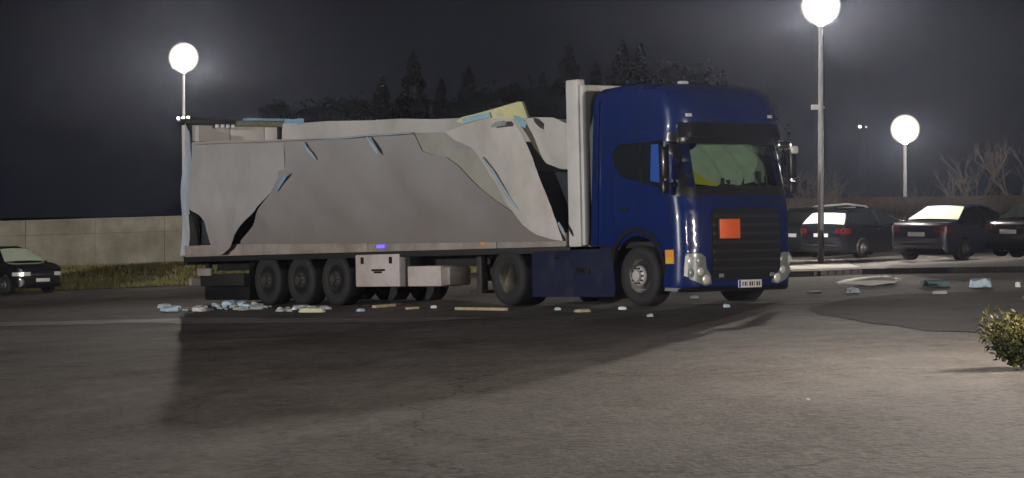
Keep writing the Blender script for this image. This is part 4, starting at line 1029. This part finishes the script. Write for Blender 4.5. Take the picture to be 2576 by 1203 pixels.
for i in range(26):
    U = rq.choice((rq.uniform(415, 700), rq.uniform(500, 660), rq.uniform(690, 850))); w = rq.uniform(.07, .26)
    frag('plastic_scrap', lab3, 'shard', U, rq.uniform(773, 786), w, w * rq.uniform(.15, .42), w, M[rq.choice(('d_blue', 'd_grey', 'd_white', 'd_grey'))], rq.uniform(0, 3), 'torn plastic scraps under the rear of the trailer', i, .42)
lab2 = 'tiny white plastic chip on the asphalt around the yellow slab'
for i, (U, V_, w) in enumerate(((725, 779, .10), (740, 781, .09), (762, 782, .12), (812, 777, .14), (826, 780, .10), (704, 781, .09))):
    frag('plastic_chip', lab2, 'shard', U, V_, w, .05, w, M['d_white'] if i % 2 else M['d_grey'], i, 'white chips around the yellow slab', i, .2)
for U, V_, w, m, lb in ((909, 785, .16, 'd_blue', 'pale blue chip below the white toolbox, right of the yellow slab'), (1090, 777, .12, 'd_white', 'white chip left of the long timber batten'),
                        (1403, 782, .11, 'd_blue', 'pale chip below the blue side skirt'), (1466, 787, .26, 'timber', 'flat tan scrap on the asphalt in front of the side skirt'),
                        (1566, 781, .12, 'd_white', 'white chip behind the front wheel of the lorry'), (1636, 799, .09, 'd_grey', 'grey crumb nearest to the camera beside the front wheel'),
                        (1828, 775, .12, 'd_blue', 'pale blue chip just in front of the lorry bumper'), (1745, 752, .2, 'd_blue', 'bluish scrap under the front bumper of the lorry'),
                        (2033, 1012, .022, 'd_white', 'tiny pale crumb alone on the open asphalt at the lower right'), (505, 1290, .03, 'd_grey', '')):
    if lb: frag('plastic_chip' if m != 'timber' else 'timber_scrap', lb, 'shard', U, V_, w, min(.05, w * .5), w * .8, M[m], .4, None, int(U), .2)
def batten(U0, V0, U1, V1, w, h, lb):
    a = gpix(U0, V0); b = gpix(U1, V1); d = (b - a); L_ = d.length; ang = math.atan2(d.y, d.x)
    o = box('timber_batten', (0, -w / 2, 0), (L_, w / 2, h), M['timber'], None, .008)
    o.location = a + Vector((0, 0, .014)); o.rotation_euler = (0, -math.asin(d.z / L_), ang); tag(o, lb, 'batten', 'timber battens on the asphalt beside the trailer')
batten(1150, 782, 1272, 784, .10, .05, 'longest timber batten, lying by the drive wheel')
batten(940, 777, 1012, 771, .09, .05, 'timber batten tilted towards the trailer, left of the longest one')
batten(1022, 781, 1052, 779, .08, .04, 'short timber offcut between the two longer battens')
# right side debris
p = gpix(2186, 718)
o = sheet('white_panel_piece', [(-.62, -.28), (.45, -.30), (.62, .0), (.35, .3), (-.2, .26), (-.66, -.05)], lambda x, y, d: (x, y, .04 + .13 * max(0, 1 - ((x - .15) / .85) ** 2) * (1 - .5 * (y / .3) ** 2) + .02 * fbm(x * 3, y * 3) - d * (1 + 5 * max(0, .5 - abs(x)))), M['d_white'], None, .10, .03)
o.location = p; tag(o, 'large white curved panel piece on the asphalt in front of the parked cars', 'panel')
frag('black_fragment', 'black fragment touching the right end of the white curved panel', 'fragment', 2232, 714, .22, .14, .3, M['black_plastic'], .2, seed=2)
frag('plastic_shard', 'pale blue shard left of and below the white curved panel', 'shard', 2145, 738, .24, .09, .3, M['d_blue'], .2, seed=5)
frag('plastic_shard', 'teal flattened scrap nearest the cab among the pieces on the right', 'shard', 2048, 738, .34, .03, .3, M['d_green'], .2, seed=6)
frag('plastic_sheet', 'wide grey-blue plastic sheet piece right of the white curved panel', 'plastic sheet', 2352, 722, .56, .12, .4, M['d_green'], .05, seed=7, jag=.08)
frag('plastic_sheet', 'brightest pale blue plastic piece near the right edge of the photo', 'plastic sheet', 2466, 724, .40, .16, .35, M['d_blue'], .05, seed=8, jag=.1)
frag('plastic_shard', 'grey scrap just below the wide grey-blue sheet', 'shard', 2364, 741, .25, .06, .2, M['d_grey'], .1, seed=9)
frag('plastic_shard', 'small pale shard at the far right edge of the asphalt', 'shard', 2560, 724, .09, .09, .1, M['d_white'], .1, seed=10)

# ------------------------------------------------------------------ haze, added to give the lamps a halo
bm = bmesh.new(); box_bm(bm, (-420, -80, -60), (420, 620, 14))
hz = frombm('haze', bm, None, None, False)
m = bpy.data.materials.new('halo_haze'); m.use_nodes = True; n = m.node_tree.nodes; n.clear()
o = n.new('ShaderNodeOutputMaterial'); v = n.new('ShaderNodeVolumePrincipled'); v.inputs['Density'].default_value = HAZE
v.inputs['Color'].default_value = (.66, .74, 1, 1); v.inputs['Anisotropy'].default_value = .87
m.node_tree.links.new(v.outputs[0], o.inputs['Volume']); hz.data.materials.append(m); tag(hz, kind='stuff')
